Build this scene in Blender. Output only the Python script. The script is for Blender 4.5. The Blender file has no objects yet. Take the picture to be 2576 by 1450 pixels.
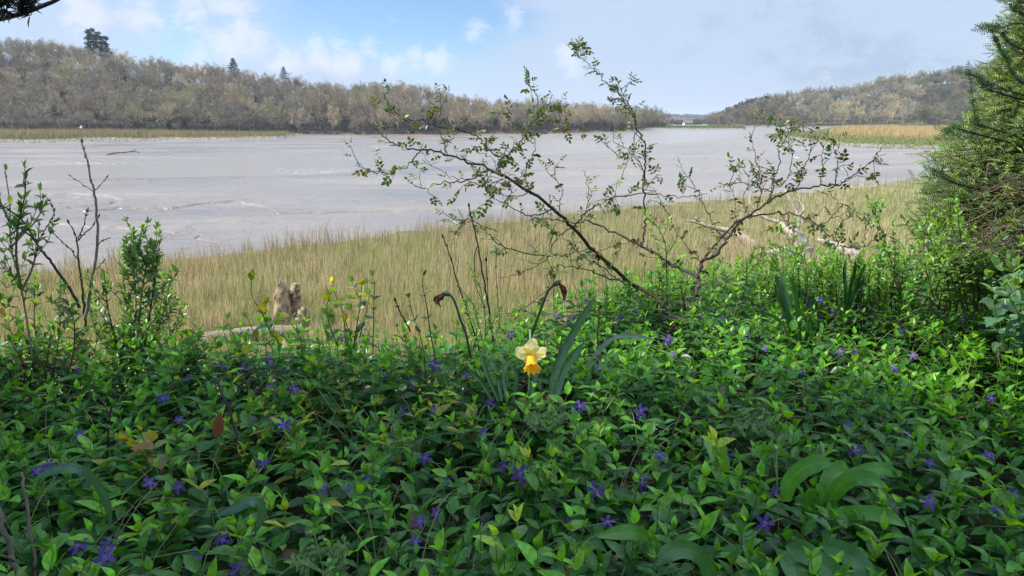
import bpy, math, random
import numpy as np
from mathutils import Vector, Quaternion
R = math.radians
random.seed(7); rng = np.random.default_rng(7)
S = bpy.context.scene; COL = S.collection
PI = math.pi
# ------------------------------------------------------------------ camera
CZ = 4.8; FPX = 25/36*2576; HOR = 300
PIT = math.atan((725-HOR)/FPX); CP, SP = math.cos(PIT), math.sin(PIT)
cam = bpy.data.cameras.new("camera"); cam.lens = 25; cam.sensor_width = 36; cam.clip_end = 20000; cam.clip_start = .02
co = bpy.data.objects.new("camera", cam); COL.objects.link(co); co.location = (0, 0, CZ)
co.rotation_euler = (PI/2-PIT, 0, 0); S.camera = co
C0 = np.array([0, 0, CZ])
def ray(px, py):
    a = (px-1288)/FPX; b = (725-py)/FPX
    return np.array([a, CP+b*SP, -SP+b*CP])
def P(px, py, Y):                     # point seen at (px,py) of the 2576-wide photo, Y metres ahead
    d = ray(px, py); return C0+d*(Y/d[1])
def G(px, py, z=0.):                  # point on the level z
    d = ray(px, py); return C0+d*((z-CZ)/min(d[2], -1e-4))
def proj(x, y, z=0.):
    dep = np.maximum(y*CP-(z-CZ)*SP, .05)
    return 1288+FPX*x/dep, 725-FPX*(y*SP+(z-CZ)*CP)/dep
def ip(x, pts):
    p = np.array(pts, float); return np.interp(x, p[:, 0], p[:, 1])
def sst(a, b, x):
    t = np.clip((x-a)/(b-a), 0, 1); return t*t*(3-2*t)
_tab = rng.random((256, 256))
def vnoise(x, y):
    x = np.asarray(x, float); y = np.asarray(y, float)
    xi = np.floor(x).astype(int); yi = np.floor(y).astype(int); fx = x-xi; fy = y-yi
    fx = fx*fx*(3-2*fx); fy = fy*fy*(3-2*fy)
    g = lambda i, j: _tab[(xi+i) % 256, (yi+j) % 256]
    return (g(0, 0)*(1-fx)+g(1, 0)*fx)*(1-fy)+(g(0, 1)*(1-fx)+g(1, 1)*fx)*fy
def fbm(x, y): return .55*vnoise(x, y)+.3*vnoise(x*2.1+7, y*2.1+3)+.15*vnoise(x*4.3+1, y*4.3+9)
def unit(v): v = np.asarray(v, float); return v/np.maximum(np.linalg.norm(v, axis=-1, keepdims=True), 1e-9)
# ------------------------------------------------------------------ materials
def nodes(m):
    m.use_nodes = True; nt = m.node_tree; nt.nodes.clear(); return nt
class NT:
    def __init__(s, nt): s.nt = nt
    def n(s, t, **k):
        d = s.nt.nodes.new(t); ins = k.pop('i', {})
        for a, b in k.items(): setattr(d, a, b)
        for a, b in ins.items():
            if isinstance(b, bpy.types.NodeSocket): s.nt.links.new(b, d.inputs[a])
            else: d.inputs[a].default_value = b
        return d
    def math(s, op, a, b=0.): return s.n('ShaderNodeMath', operation=op, i={0: a, 1: b}).outputs[0]
    def ramp(s, fac, stops):
        d = s.n('ShaderNodeValToRGB', i={0: fac}); e = d.color_ramp.elements
        while len(e) < len(stops): e.new(.5)
        for q, (p, c) in zip(e, stops): q.position = p; q.color = (*c, 1)
        return d.outputs[0]
    def mix(s, fac, a, b, bt='MIX'):
        d = s.n('ShaderNodeMix', data_type='RGBA', blend_type=bt); nt = s.nt
        for k, v in ((0, fac), (6, a), (7, b)):
            if isinstance(v, bpy.types.NodeSocket): nt.links.new(v, d.inputs[k])
            else: d.inputs[k].default_value = (*v, 1) if isinstance(v, tuple) else v
        return d.outputs[2]
    def noise(s, vec, sc, det=4., rough=.55, dist=0.):
        d = s.n('ShaderNodeTexNoise', i={'Scale': sc, 'Detail': det, 'Roughness': rough, 'Distortion': dist})
        if vec is not None: s.nt.links.new(vec, d.inputs['Vector'])
        return d.outputs['Fac']
def leaf_mat(name, rough=.4, trans=.35, spec=.5, tmul=(1.6, 1.5, .6), nsc=60., var=.25, each=False):
    m = bpy.data.materials.new(name); t = NT(nodes(m)); nt = t.nt
    at = t.n('ShaderNodeAttribute', attribute_name='tint').outputs['Color']
    tc = t.n('ShaderNodeTexCoord').outputs['Object']
    nz = t.noise(tc, nsc, 3)
    v = t.n('ShaderNodeMapRange', i={0: nz, 1: .3, 2: .7, 3: 1-var, 4: 1+var}).outputs[0]
    col = t.mix(1., at, t.n('ShaderNodeCombineColor', i={0: v, 1: v, 2: v}).outputs[0], 'MULTIPLY')
    if each: col = t.mix(1., col, t.ramp(t.n('ShaderNodeObjectInfo').outputs['Random'], [(0, (.8, .75, .8)), (.3, (1.3, 1.25, 1.15)), (.55, (1., .95, 1.05)), (.8, (1.5, 1.2, 1.1)), (1, (.7, .8, 1.1))]), 'MULTIPLY')
    bs = t.n('ShaderNodeBsdfPrincipled', i={'Base Color': col, 'Roughness': rough, 'Specular IOR Level': spec})
    tl = t.n('ShaderNodeBsdfTranslucent', i={'Color': t.mix(1., col, tmul, 'MULTIPLY')})
    mx = t.n('ShaderNodeMixShader', i={0: trans, 1: bs.outputs[0], 2: tl.outputs[0]})
    nt.links.new(mx.outputs[0], t.n('ShaderNodeOutputMaterial').inputs[0]); return m
def bark_mat(name, c1, c2, sc=25., rough=.8, bump=.4, vary=0., stretch=(1, 1, .25)):
    m = bpy.data.materials.new(name); t = NT(nodes(m)); nt = t.nt
    tc = t.n('ShaderNodeTexCoord').outputs['Object']
    mp = t.n('ShaderNodeMapping', i={0: tc, 'Scale': stretch}).outputs[0]
    nz = t.noise(mp, sc, 5, .6)
    col = t.ramp(nz, [(.3, c1), (.7, c2)])
    if vary:
        rd = t.n('ShaderNodeObjectInfo').outputs['Random']
        tint = t.ramp(rd, [(0, (1.4, 1.3, 1.02)), (.17, (.6, .6, .63)), (.34, (1.05, 1.14, .74)), (.5, (.72, .72, .75)), (.66, (1.42, 1.28, 1.)), (.82, (.5, .52, .55)), (1, (1.1, 1.02, .92))])
        col = t.mix(vary, col, t.mix(1., col, tint, 'MULTIPLY'))
    bs = t.n('ShaderNodeBsdfPrincipled', i={'Base Color': col, 'Roughness': rough, 'Specular IOR Level': .3})
    if bump: nt.links.new(t.n('ShaderNodeBump', i={'Strength': bump, 'Distance': .02, 'Height': nz}).outputs[0], bs.inputs['Normal'])
    nt.links.new(bs.outputs[0], t.n('ShaderNodeOutputMaterial').inputs[0]); return m
M = {}
M['vinca'] = leaf_mat('periwinkle_leaf', .36, .42, .42, (1.9, 1.65, .35), 70., .34)
M['privet'] = leaf_mat('privet_leaf', .38, .42, .5)
M['rose'] = leaf_mat('rose_leaf', .45, .22, .4)
M['ivy'] = leaf_mat('ivy_leaf', .35, .5, .5, (2., 1.5, .4))
M['yew'] = leaf_mat('yew_needle', .35, .3, .5, (1.6, 1.5, .4))
M['reed'] = leaf_mat('reed_stalk', .6, .3, .25, (1.25, 1.2, .9), 3., .15)
M['petal'] = leaf_mat('violet_petal', .5, .35, .3, (1., .9, 1.2), 80., .12, True)
M['daff'] = leaf_mat('yellow_petal', .5, .4, .3, (1.1, 1.05, .8), 50., .06)
M['strap'] = leaf_mat('strap_leaf', .36, .35, .36, (1.7, 1.6, .45), 30., .15)
M['dead'] = leaf_mat('dead_leaf', .8, .25, .2, (1.2, 1., .8), 60., .25)
M['stem'] = leaf_mat('green_stem', .5, .0, .4, (1, 1, 1), 40., .15)
M['bark'] = bark_mat('dark_bark', (.02, .015, .013), (.06, .045, .036), 60)
M['greybark'] = bark_mat('grey_bark', (.13, .11, .085), (.3, .26, .2), 70)
M['oak'] = bark_mat('bare_wood', (.19, .17, .15), (.42, .375, .31), 1.2, .85, 0, .8)
M['oaktwig'] = bark_mat('bare_twig', (.23, .2, .158), (.42, .365, .285), .5, .85, 0, .9, (1, 1, 1))
M['stick'] = bark_mat('stick_bark', (.06, .05, .038), (.17, .14, .105), 70)
M['drift'] = bark_mat('bleached_wood', (.15, .115, .08), (.47, .41, .32), 14, .85, .9)
M['cone'] = leaf_mat('conifer_needle', .6, .1, .3, (1, 1, 1), 2., .2)
M['white'] = bark_mat('white_wall', (.72, .72, .7), (.8, .8, .78), 1, .8, 0)
M['slate'] = bark_mat('slate_roof', (.1, .1, .11), (.16, .16, .17), 2, .7, 0)
M['glass'] = bark_mat('dark_window', (.02, .02, .025), (.03, .03, .035), 2, .15, 0)
M['feather'] = leaf_mat('feather', .7, .0, .2, (1, 1, 1), 10., .05)
# ------------------------------------------------------------------ mesh helpers
class MB:
    def __init__(s): s.V = []; s.F = {3: [], 4: []}; s.Fm = {3: [], 4: []}; s.C = []; s.n = 0
    def add(s, V, F, col=(.5, .5, .5), mat=0):
        V = np.asarray(V, float); n = len(V)
        if n == 0: return
        s.V.append(V); c = np.asarray(col, float)
        s.C.append(np.broadcast_to(c, (n, 3)) if c.ndim == 1 else c)
        for f in (F if isinstance(F, list) else [F]):
            f = np.asarray(f, int)
            if len(f): s.F[f.shape[1]].append(f+s.n); s.Fm[f.shape[1]].append(np.full(len(f), mat, int))
        s.n += n
    def build(s, name, mats, parent=None, smooth=True, origin=None):
        me = bpy.data.meshes.new(name)
        V = np.concatenate(s.V) if s.V else np.zeros((0, 3))
        if origin is not None: V = V-np.asarray(origin)
        C = np.concatenate(s.C) if s.C else np.zeros((0, 3))
        T = np.concatenate(s.F[3]) if s.F[3] else np.zeros((0, 3), int)
        Q = np.concatenate(s.F[4]) if s.F[4] else np.zeros((0, 4), int)
        mi = np.concatenate(s.Fm[3]+s.Fm[4]) if (s.Fm[3] or s.Fm[4]) else np.zeros(0, int)
        me.vertices.add(len(V)); me.vertices.foreach_set('co', V.astype(np.float32).ravel())
        lp = np.concatenate([T.ravel(), Q.ravel()]).astype(np.int32)
        me.loops.add(len(lp)); me.loops.foreach_set('vertex_index', lp)
        st = np.concatenate([np.arange(len(T))*3, len(T)*3+np.arange(len(Q))*4]).astype(np.int32)
        me.polygons.add(len(st)); me.polygons.foreach_set('loop_start', st)
        me.polygons.foreach_set('material_index', mi.astype(np.int32))
        me.polygons.foreach_set('use_smooth', np.full(len(st), smooth))
        me.update(calc_edges=True)
        a = me.color_attributes.new('tint', 'FLOAT_COLOR', 'POINT')
        a.data.foreach_set('color', np.concatenate([C, np.ones((len(C), 1))], 1).astype(np.float32).ravel())
        for m in (mats if isinstance(mats, list) else [mats]): me.materials.append(m)
        o = bpy.data.objects.new(name, me); COL.objects.link(o)
        if origin is not None and parent is None: o.location = origin
        if parent is not None: o.parent = parent
        return o
def smooth_line(p, k=4):
    p = np.asarray(p, float); n = len(p)
    if n < 3: return np.array([p[0]+(p[-1]-p[0])*t for t in np.linspace(0, 1, k+1)])
    q = np.vstack([2*p[0]-p[1], p, 2*p[-1]-p[-2]]); out = []
    for i in range(1, n):
        a, b, c, d = q[i-1], q[i], q[i+1], q[i+2]
        for t in np.arange(k)/k:
            out.append(.5*(2*b+(c-a)*t+(2*a-5*b+4*c-d)*t*t+(3*b-a-3*c+d)*t**3))
    out.append(p[-1]); return np.array(out)
def tube(mb, pts, r, n=5, col=(.5, .5, .5), mat=0, cap=True):
    pts = np.asarray(pts, float); m = len(pts); r = np.broadcast_to(np.asarray(r, float), (m,))
    tg = unit(np.gradient(pts, axis=0)); ref = np.array([.31, .17, .93]) if abs(tg[0, 2]) < .9 else np.array([1, .13, 0.])
    s = unit(np.cross(tg, ref)); b = np.cross(tg, s)
    a = np.arange(n)*2*PI/n
    V = pts[:, None]+r[:, None, None]*(np.cos(a)[None, :, None]*s[:, None]+np.sin(a)[None, :, None]*b[:, None])
    i = np.arange(m-1)[:, None]*n; j = np.arange(n)[None]; k = (j+1) % n
    F = np.stack([i+j, i+k, i+n+k, i+n+j], -1).reshape(-1, 4)
    V = V.reshape(-1, 3); fs = [F]
    if cap:
        V = np.vstack([V, pts[-1:]+tg[-1:]*r[-1]*.6]); e = (m-1)*n
        fs.append(np.array([[e+q, e+(q+1) % n, m*n] for q in range(n)]))
    c = np.asarray(col, float)
    if c.ndim == 2: c = np.repeat(c, n, 0); c = np.vstack([c, c[-1:]]) if cap else c
    mb.add(V, fs, c, mat)
def leaf_T(vs, hw, droop=.2, fold=.08, wave=0.):
    V = []; F = []
    for i, (v, h) in enumerate(zip(vs, hw)):
        for u in (-1, 0, 1):
            V.append((u*h, v, -droop*v*v+fold*abs(u)*h*2+wave*math.sin(v*9+u)*abs(u)))
    for i in range(len(vs)-1):
        for c in (0, 1):
            a = i*3+c; F.append((a, a+1, a+4, a+3))
    return np.array(V), np.array(F)
T_vinca = leaf_T([0, .12, .35, .62, .86, 1], [.03, .3, .5, .42, .17, .01], .22, .1)
T_ovate = leaf_T([0, .3, .68, 1], [.03, .48, .38, .02], .2, .12)
T_small = leaf_T([0, .5, 1], [.05, .5, .04], .15, .12)
T_broad = leaf_T([0, .14, .4, .7, 1], [.1, .52, .55, .36, .01], .25, .08, .02)
class Leaves:
    def __init__(s, T): s.T = T; s.a = []
    def add(s, pos, d, n, L, W, col):
        pos = np.atleast_2d(np.asarray(pos, float)); k = len(pos)
        bc = lambda v, m: np.broadcast_to(np.asarray(v, float), (k, m))
        s.a.append(np.concatenate([pos, bc(d, 3), bc(n, 3), np.broadcast_to(np.asarray(L, float), (k,))[:, None], np.broadcast_to(np.asarray(W, float), (k,))[:, None], bc(col, 3)], 1))
    def put(s, mb, mat=0):
        if not s.a: return
        A = np.concatenate(s.a); d = unit(A[:, 3:6]); n = A[:, 6:9]; n = unit(n-d*(n*d).sum(1, keepdims=True)); x = np.cross(d, n)
        T, F = s.T; k = len(T)
        V = A[:, None, 0:3]+x[:, None]*T[None, :, 0, None]*A[:, None, 10, None]+d[:, None]*T[None, :, 1, None]*A[:, None, 9, None]+n[:, None]*T[None, :, 2, None]*A[:, None, 9, None]
        FF = (F[None]+(np.arange(len(A))*k)[:, None, None]).reshape(-1, F.shape[1])
        mb.add(V.reshape(-1, 3), FF, np.repeat(A[:, 11:14], k, 0), mat)
def tag(o, label=None, cat=None, group=None, kind=None):
    if label: o['label'] = label
    if cat: o['category'] = cat
    if group: o['group'] = group
    if kind: o['kind'] = kind
    return o
def empty(name, loc, label, cat, group=None):
    o = bpy.data.objects.new(name, None); COL.objects.link(o); o.location = loc; o.empty_display_size = .1
    return tag(o, label, cat, group)
def jit(c, v=.15, k=None):
    c = np.asarray(c, float)
    if k is None: return np.clip(c*(1+random.uniform(-v, v))*(1+np.array([random.uniform(-v, v) for _ in range(3)])*.5), 0, 1)
    return np.clip(c*(1+rng.uniform(-v, v, (k, 1)))*(1+rng.uniform(-v, v, (k, 3))*.5), 0, 1)
# ------------------------------------------------------------------ terrain
EDGE_D = [(-300, 910), (0, 905), (500, 905), (700, 885), (900, 890), (1100, 905), (1200, 875), (1300, 810), (1450, 775), (1600, 725), (1750, 695), (2000, 685), (2576, 690), (2900, 690)]
FT = 3.9                               # level of the foliage top on the bank
_e = np.array([G(a, b, FT)[:2] for a, b in EDGE_D])
def yedge(x): return np.interp(x, _e[:, 0], _e[:, 1])
MARSH = [(-300, 745), (0, 712), (430, 672), (760, 628), (1000, 600), (1150, 580), (1500, 540), (1800, 512), (2100, 482), (2400, 446), (2576, 432), (2900, 415)]
NEARW = [(-300, 456), (0, 452), (300, 448), (700, 441), (1000, 425), (1200, 405), (1450, 380), (1717, 358), (1850, 346), (1950, 338), (2100, 330), (2900, 325)]
FARW = [(-300, 410), (0, 407), (300, 401), (600, 392), (860, 376), (1000, 358), (1100, 348), (1400, 338), (1600, 332), (1640, 330), (1700, 329), (1880, 326), (2100, 322), (2900, 318)]
LFRONT = [(-300, 361), (0, 359), (60, 361), (120, 361), (200, 356), (280, 355), (350, 357), (440, 354), (520, 355), (640, 353), (700, 351), (745, 346)]
RFRONT = [(1910, 346), (1990, 350), (2070, 361), (2150, 371), (2300, 374), (2430, 377), (2576, 381), (2900, 388)]
RLEFT = [(300, 2120), (322, 2090), (330, 2040), (336, 1975), (346, 1915), (352, 1990), (362, 2080), (372, 2160), (400, 2170)]
LBASE = [(-400, 340), (0, 340), (740, 339), (1000, 340), (1200, 338), (1400, 335), (1580, 330), (1640, 325), (1680, 322)]
LSKY = [(-400, 60), (0, 78), (60, 95), (130, 98), (230, 110), (300, 130), (400, 141), (520, 161), (640, 182), (740, 197), (860, 207), (1000, 209), (1080, 213), (1120, 225), (1200, 245), (1300, 245), (1400, 245), (1480, 255), (1560, 271), (1620, 290), (1690, 312)]
RBASE = [(1765, 316), (1900, 318), (2300, 319), (2600, 320), (3000, 321)]
RSKY = [(1765, 312), (1790, 294), (1820, 276), (1850, 262), (1900, 247), (1960, 236), (2030, 226), (2100, 221), (2180, 206), (2230, 186), (2290, 186), (2330, 179), (2400, 172), (2450, 160), (2510, 142), (2576, 125), (3000, 80)]
TH = 12.                               # tree height
def gdist(py): return CZ*FPX*(CP+(725-py)/FPX*SP)/(CP*np.maximum(py-HOR, 2.))
def zat(py, y): b = (725-py)/FPX; return CZ+y*(-SP+b*CP)/(CP+b*SP)
DEPTH_L, DEPTH_R = 95., 110.
def hill(px, y):
    """height of the wooded hills at photo azimuth px and distance y"""
    dl = gdist(ip(px, LBASE)); tl = (y-dl)/DEPTH_L
    top = zat(ip(px, LSKY), dl+DEPTH_L)-TH*.96
    zl = np.where(px < 1690, np.maximum(top, .8)*sst(-.03, 1.0, tl)+.6*sst(-.02, .05, tl), 0)
    zl = zl*(1-sst(1.6, 4, tl)*.8)*(1-sst(1640, 1700, px))
    dr = gdist(ip(px, RBASE)); tr = (y-dr)/DEPTH_R
    topr = zat(ip(px, RSKY), dr+DEPTH_R)-TH*.96
    zr = np.where(px > 1765, np.maximum(topr, .5)*sst(-.03, 1.0, tr)+.6*sst(-.02, .04, tr), 0)
    zr = zr*(1-sst(1.6, 4, tr)*.8)
    far = 15*sst(1500, 2400, y)*(.75+.5*vnoise(px/90, y/900))+2.2*sst(700, 900, y)
    return np.maximum(np.maximum(zl, zr), far), np.maximum(tl*(px < 1690), tr*(px > 1765))
CREEKS = [([(60, 492), (190, 488), (270, 493), (304, 505), (280, 511)], 4, .16), ([(90, 500), (160, 497), (240, 497)], 3, .12), ([(150, 512), (200, 508), (290, 505)], 3, .12),
          ([(300, 513), (215, 519), (170, 525), (213, 533), (297, 526), (433, 525), (533, 511), (593, 508), (663, 520), (697, 538), (859, 536), (1010, 533), (1175, 531)], 3.6, .17),
          ([(100, 560), (200, 572), (283, 575), (383, 583), (510, 593), (490, 603), (560, 615)], 3, .08),
          ([(1340, 404), (1480, 403), (1640, 405), (1720, 403), (1800, 399), (1900, 402)], 2, .22), ([(1717, 388), (1800, 385), (1860, 388)], 1.5, .18),
          ([(1200, 436), (1400, 428), (1600, 436), (1800, 424), (2000, 430), (2150, 427), (2290, 412)], 1.6, .12), ([(1650, 372), (1800, 368), (1950, 374), (2100, 378)], 1.3, .2),
          ([(280, 456), (420, 452), (560, 450), (700, 447)], 2, .15), ([(100, 373), (200, 376), (330, 374), (460, 388)], 1.2, .2)]
def segdist(px, py, poly):
    d = np.full(px.shape, 1e9); p = np.array(poly, float)
    for a, b in zip(p[:-1], p[1:]):
        ab = b-a; t = np.clip(((px-a[0])*ab[0]+(py-a[1])*ab[1])/(ab@ab), 0, 1)
        d = np.minimum(d, np.hypot(px-a[0]-t*ab[0], py-a[1]-t*ab[1]))
    return d
def terr(x, y, zone=False, detail=True):
    x = np.asarray(x, float); y = np.asarray(y, float)
    s = y-yedge(x)
    bz = 3.68+.05*(fbm(x*1.7+5, y*1.7)-.5)+.18*sst(1.9, 3.2, x)*sst(1.6, 3., y)
    ok = s > 1.0
    px, py = proj(x, np.maximum(y, .5), 0.)
    mn = sst(-4, 4, py-ip(px, MARSH)+(fbm(px/60, py/9)-.5)*22)
    z = .16*mn+.05*sst(0, 150, py-ip(px, NEARW))
    inch = np.minimum(py-ip(px, FARW), ip(px, NEARW)-py)
    z = z-.32*sst(-1.5, 5, inch)
    z = z+.12*sst(0, 25, ip(px, FARW)-py)
    ln = (px < 760)*sst(-.6, .6, ip(px, LFRONT)-py+(fbm(px/25, py/3)-.5)*3.4)*(1-sst(715, 752, px+(fbm(px/9, py)-.5)*20))
    rn = sst(-.7, .7, ip(px, RFRONT)-py+(fbm(px/22, py/3)-.5)*3.)*sst(-6, 6, px-ip(py, RLEFT))
    fn = sst(-.4, .4, 327-py)*sst(-5, 5, px-1560)*(1-sst(1868, 1880, px+(fbm(px/8, py)-.5)*12))*sst(-.3, .3, py-319)
    wd = sst(-1.5, 1.5, 8-np.abs(py-391)-np.maximum(0, 2400-px)*.06+(fbm(px/20, py/4)-.5)*4)*(px > 2230)
    z = z+.55*ln+.6*rn+.8*fn+.25*wd
    if detail:
        mud = (mn < .5)*(ln < .5)*(rn < .5)
        z = z+mud*.035*(fbm(x*.35, y*.09)-.5)*sst(500, 60, y)
        for poly, w, dep in CREEKS:
            p = np.array(poly)
            bb = (px > p[:, 0].min()-20) & (px < p[:, 0].max()+20) & (py > p[:, 1].min()-15) & (py < p[:, 1].max()+15)
            if bb.any():
                w = w*.48; dep = dep*1.3; d = segdist(px[bb], py[bb]+4.*(fbm(px[bb]/34., py[bb]/40.)-.5), poly); z[bb] += dep*(-np.exp(-(d/w)**2)+.1*np.exp(-((d-w*2.2)/w)**2))
    hz, ht = hill(px, y)
    z = np.where((y > 60), np.maximum(z, 0)*0+np.where(hz > .05, np.maximum(z, hz), z), z)
    z = np.where(y < 3, 0.16, z)
    k = sst(0, 2.4, s-.15)
    zz = bz*(1-k)+np.where(s > 0, np.where(y > 3, z, .16), .16)*k
    zz = np.where(y < -25, bz+8*sst(-25, -120, y)*1, zz)
    if not zone: return zz
    zo = np.full(x.shape, 1)                                 # 0 bank, 1 mudflat, 2 marsh, 3 hill
    zo[(mn > .5) | (ln > .5) | (rn > .5) | (fn > .5) | (wd > .5)] = 2
    zo[((hz > .3) & (y > 60)) & ~(fn > .5)] = 3
    zo[s < 3.0] = 0
    return zz, zo
def terrz(x, y): return float(terr(np.array([x]), np.array([y]))[0])
def build_terrain():
    pxs = np.arange(-420, 2980, 3.2)
    az = np.arctan((pxs-1288)/FPX*CP)
    lo, hi = az[0], az[-1]
    az = np.concatenate([np.linspace(-PI, lo, 70)[:-1], az, np.linspace(hi, PI, 70)[1:-1]])
    pys = np.concatenate([np.arange(860, 640, -1.4), np.arange(640, 345, -.85), np.arange(345, 308, -.7)])
    r = np.concatenate([np.geomspace(.25, 13, 80)[:-1], gdist(pys), np.geomspace(1100, 6500, 40)])
    r = np.unique(r); r = r[r > .2]
    # rings bend to constant y inside the view so that rows follow the photograph's rows of ground
    A, RR = np.meshgrid(az, r)
    w = 1-sst(R(38), R(60), np.abs(A)); w = w*sst(6, 14, RR)
    rad = RR*((1-w)+w/np.maximum(np.cos(A), .4))
    X, Y = rad*np.sin(A), rad*np.cos(A)
    z, zo = terr(X.ravel(), Y.ravel(), True)
    n = len(az); m = len(r)
    V = np.stack([X.ravel(), Y.ravel(), z], 1)
    V = np.vstack([V, [[0, 0, terrz(0, 0)]]])
    i = np.arange(m-1)[:, None]*n; j = np.arange(n)[None]; k = (j+1) % n
    Q = np.stack([i+j, i+n+j, i+n+k, i+k], -1).reshape(-1, 4)[:, ::-1]
    T = np.array([[q, (q+1) % n, m*n] for q in range(n)])
    zf = zo[Q[:, 0]]
    for zi, nm, mat in ((0, 'bank', 'soil'), (1, 'mudflat', 'mud'), (2, 'marsh', 'marsh'), (3, 'hillside', 'litter')):
        q = Q[zf == zi]; used, inv = np.unique(np.concatenate([q.ravel(), T.ravel()]) if zi == 0 else q.ravel(), return_inverse=True)
        mb = MB(); nq = q.size
        fs = [inv[:nq].reshape(-1, 4)]
        if zi == 0: fs.append(inv[nq:].reshape(-1, 3))
        mb.add(V[used], fs); o = mb.build(nm, M[mat]); tag(o, kind='structure')
def ground_mats():
    m = bpy.data.materials.new('wet_mud'); t = NT(nodes(m)); nt = t.nt; M['mud'] = m
    tc = t.n('ShaderNodeTexCoord').outputs['Object']
    big = t.noise(t.n('ShaderNodeMapping', i={0: tc, 'Scale': (.05, .12, 1)}).outputs[0], 1., 5, .6)
    fine = t.noise(t.n('ShaderNodeMapping', i={0: tc, 'Scale': (.9, .45, 1)}).outputs[0], 1.6, 6, .65, .6)
    col = t.mix(t.n('ShaderNodeMapRange', i={0: fine, 1: .35, 2: .65}).outputs[0], t.ramp(big, [(.35, (.162, .134, .105)), (.65, (.265, .227, .186))]), (.2, .166, .132))
    wv = t.n('ShaderNodeVectorMath', operation='ADD', i={0: t.n('ShaderNodeMapping', i={0: tc, 'Scale': (.42, .3, 1)}).outputs[0], 1: t.n('ShaderNodeTexNoise', i={'Vector': tc, 'Scale': .5, 'Detail': 4.}).outputs['Color']}).outputs[0]
    v2 = t.n('ShaderNodeTexVoronoi', feature='DISTANCE_TO_EDGE', i={0: wv, 'Scale': 1.1}).outputs[0]
    ck = t.math('MULTIPLY', t.n('ShaderNodeMapRange', i={0: v2, 1: 0., 2: .045, 3: 1., 4: 0.}).outputs[0], t.n('ShaderNodeMapRange', i={0: t.noise(tc, .09, 3), 1: .42, 2: .6}).outputs[0])
    col = t.mix(t.math('MULTIPLY', ck, .4), col, (.085, .07, .06))
    rf = t.n('ShaderNodeMapRange', i={0: big, 1: .35, 2: .65, 3: .2, 4: .4}).outputs[0]
    bs = t.n('ShaderNodeBsdfPrincipled', i={'Base Color': col, 'Roughness': rf, 'Specular IOR Level': .36})
    vo = t.n('ShaderNodeTexVoronoi', feature='DISTANCE_TO_EDGE', i={0: t.n('ShaderNodeMapping', i={0: tc, 'Scale': (.55, .4, 1)}).outputs[0], 'Scale': .8}).outputs[0]
    cr = t.math('ADD', t.math('MULTIPLY', t.math('MINIMUM', vo, .06), 6.), t.math('MULTIPLY', ck, -.4))
    h = t.math('ADD', t.math('ADD', t.math('MULTIPLY', fine, 1.1), cr), t.math('MULTIPLY', t.noise(t.n('ShaderNodeMapping', i={0: tc, 'Scale': (.12, .5, 1)}).outputs[0], 1., 4, .6, .8), 2.2))
    nt.links.new(t.n('ShaderNodeBump', i={'Strength': .5, 'Distance': .08, 'Height': h}).outputs[0], bs.inputs['Normal'])
    nt.links.new(bs.outputs[0], t.n('ShaderNodeOutputMaterial').inputs[0])
    m = bpy.data.materials.new('river_water'); t = NT(nodes(m)); nt = t.nt; M['water'] = m
    tc = t.n('ShaderNodeTexCoord').outputs['Object']
    w1 = t.noise(t.n('ShaderNodeMapping', i={0: tc, 'Scale': (.5, 1.1, 1)}).outputs[0], 1.2, 4, .6, .4)
    w3 = t.noise(t.n('ShaderNodeMapping', i={0: tc, 'Scale': (.45, 1.6, 1)}).outputs[0], 2.6, 5, .65, .5)
    w2 = t.noise(t.n('ShaderNodeMapping', i={0: tc, 'Scale': (.03, .1, 1)}).outputs[0], 1., 3)
    foam_glint = t.n('ShaderNodeMapRange', i={0: t.math('MULTIPLY', w3, t.math('ADD', w2, .52)), 1: .66, 2: .8}).outputs[0]
    col = t.mix(foam_glint, (.235, .205, .165), (.66, .66, .64))  # white streaks: froth, plus ripple glints painted into the colour
    bs = t.n('ShaderNodeBsdfPrincipled', i={'Base Color': col, 'Roughness': t.math('ADD', t.math('MULTIPLY', foam_glint, .4), .2), 'IOR': 1.33})
    nt.links.new(t.n('ShaderNodeBump', i={'Strength': .9, 'Distance': .2, 'Height': w1}).outputs[0], bs.inputs['Normal'])
    nt.links.new(bs.outputs[0], t.n('ShaderNodeOutputMaterial').inputs[0])
    def soil(nm, stops, sc, rough=.9):
        m = bpy.data.materials.new(nm); t = NT(nodes(m)); nt = t.nt
        tc = t.n('ShaderNodeTexCoord').outputs['Object']; f = t.noise(tc, sc, 6, .65)
        bs = t.n('ShaderNodeBsdfPrincipled', i={'Base Color': t.ramp(f, stops), 'Roughness': rough, 'Specular IOR Level': .2})
        nt.links.new(t.n('ShaderNodeBump', i={'Strength': .6, 'Distance': .05, 'Height': f}).outputs[0], bs.inputs['Normal'])
        nt.links.new(bs.outputs[0], t.n('ShaderNodeOutputMaterial').inputs[0]); return m
    M['soil'] = soil('leafy_soil', [(.3, (.012, .01, .007)), (.7, (.045, .035, .02))], 6)
    M['marsh'] = soil('marsh_turf', [(.3, (.07, .09, .025)), (.5, (.13, .13, .05)), (.72, (.2, .16, .08))], .8)
    M['litter'] = soil('woodland_floor', [(.3, (.045, .038, .03)), (.5, (.085, .07, .052)), (.7, (.06, .068, .035))], .15)
ground_mats(); build_terrain()
def build_water():
    mb = MB(); xs = np.linspace(-700, 900, 40); ys = np.geomspace(40, 760, 40)
    X, Y = np.meshgrid(xs, ys); i = np.arange(39)[:, None]*40; j = np.arange(39)[None]
    Q = np.stack([i+j, i+j+1, i+j+41, i+j+40], -1).reshape(-1, 4)
    mb.add(np.stack([X.ravel(), Y.ravel(), np.full(X.size, -.10)], 1), Q)
    tag(mb.build('water', M['water']), kind='structure')
build_water()
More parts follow.
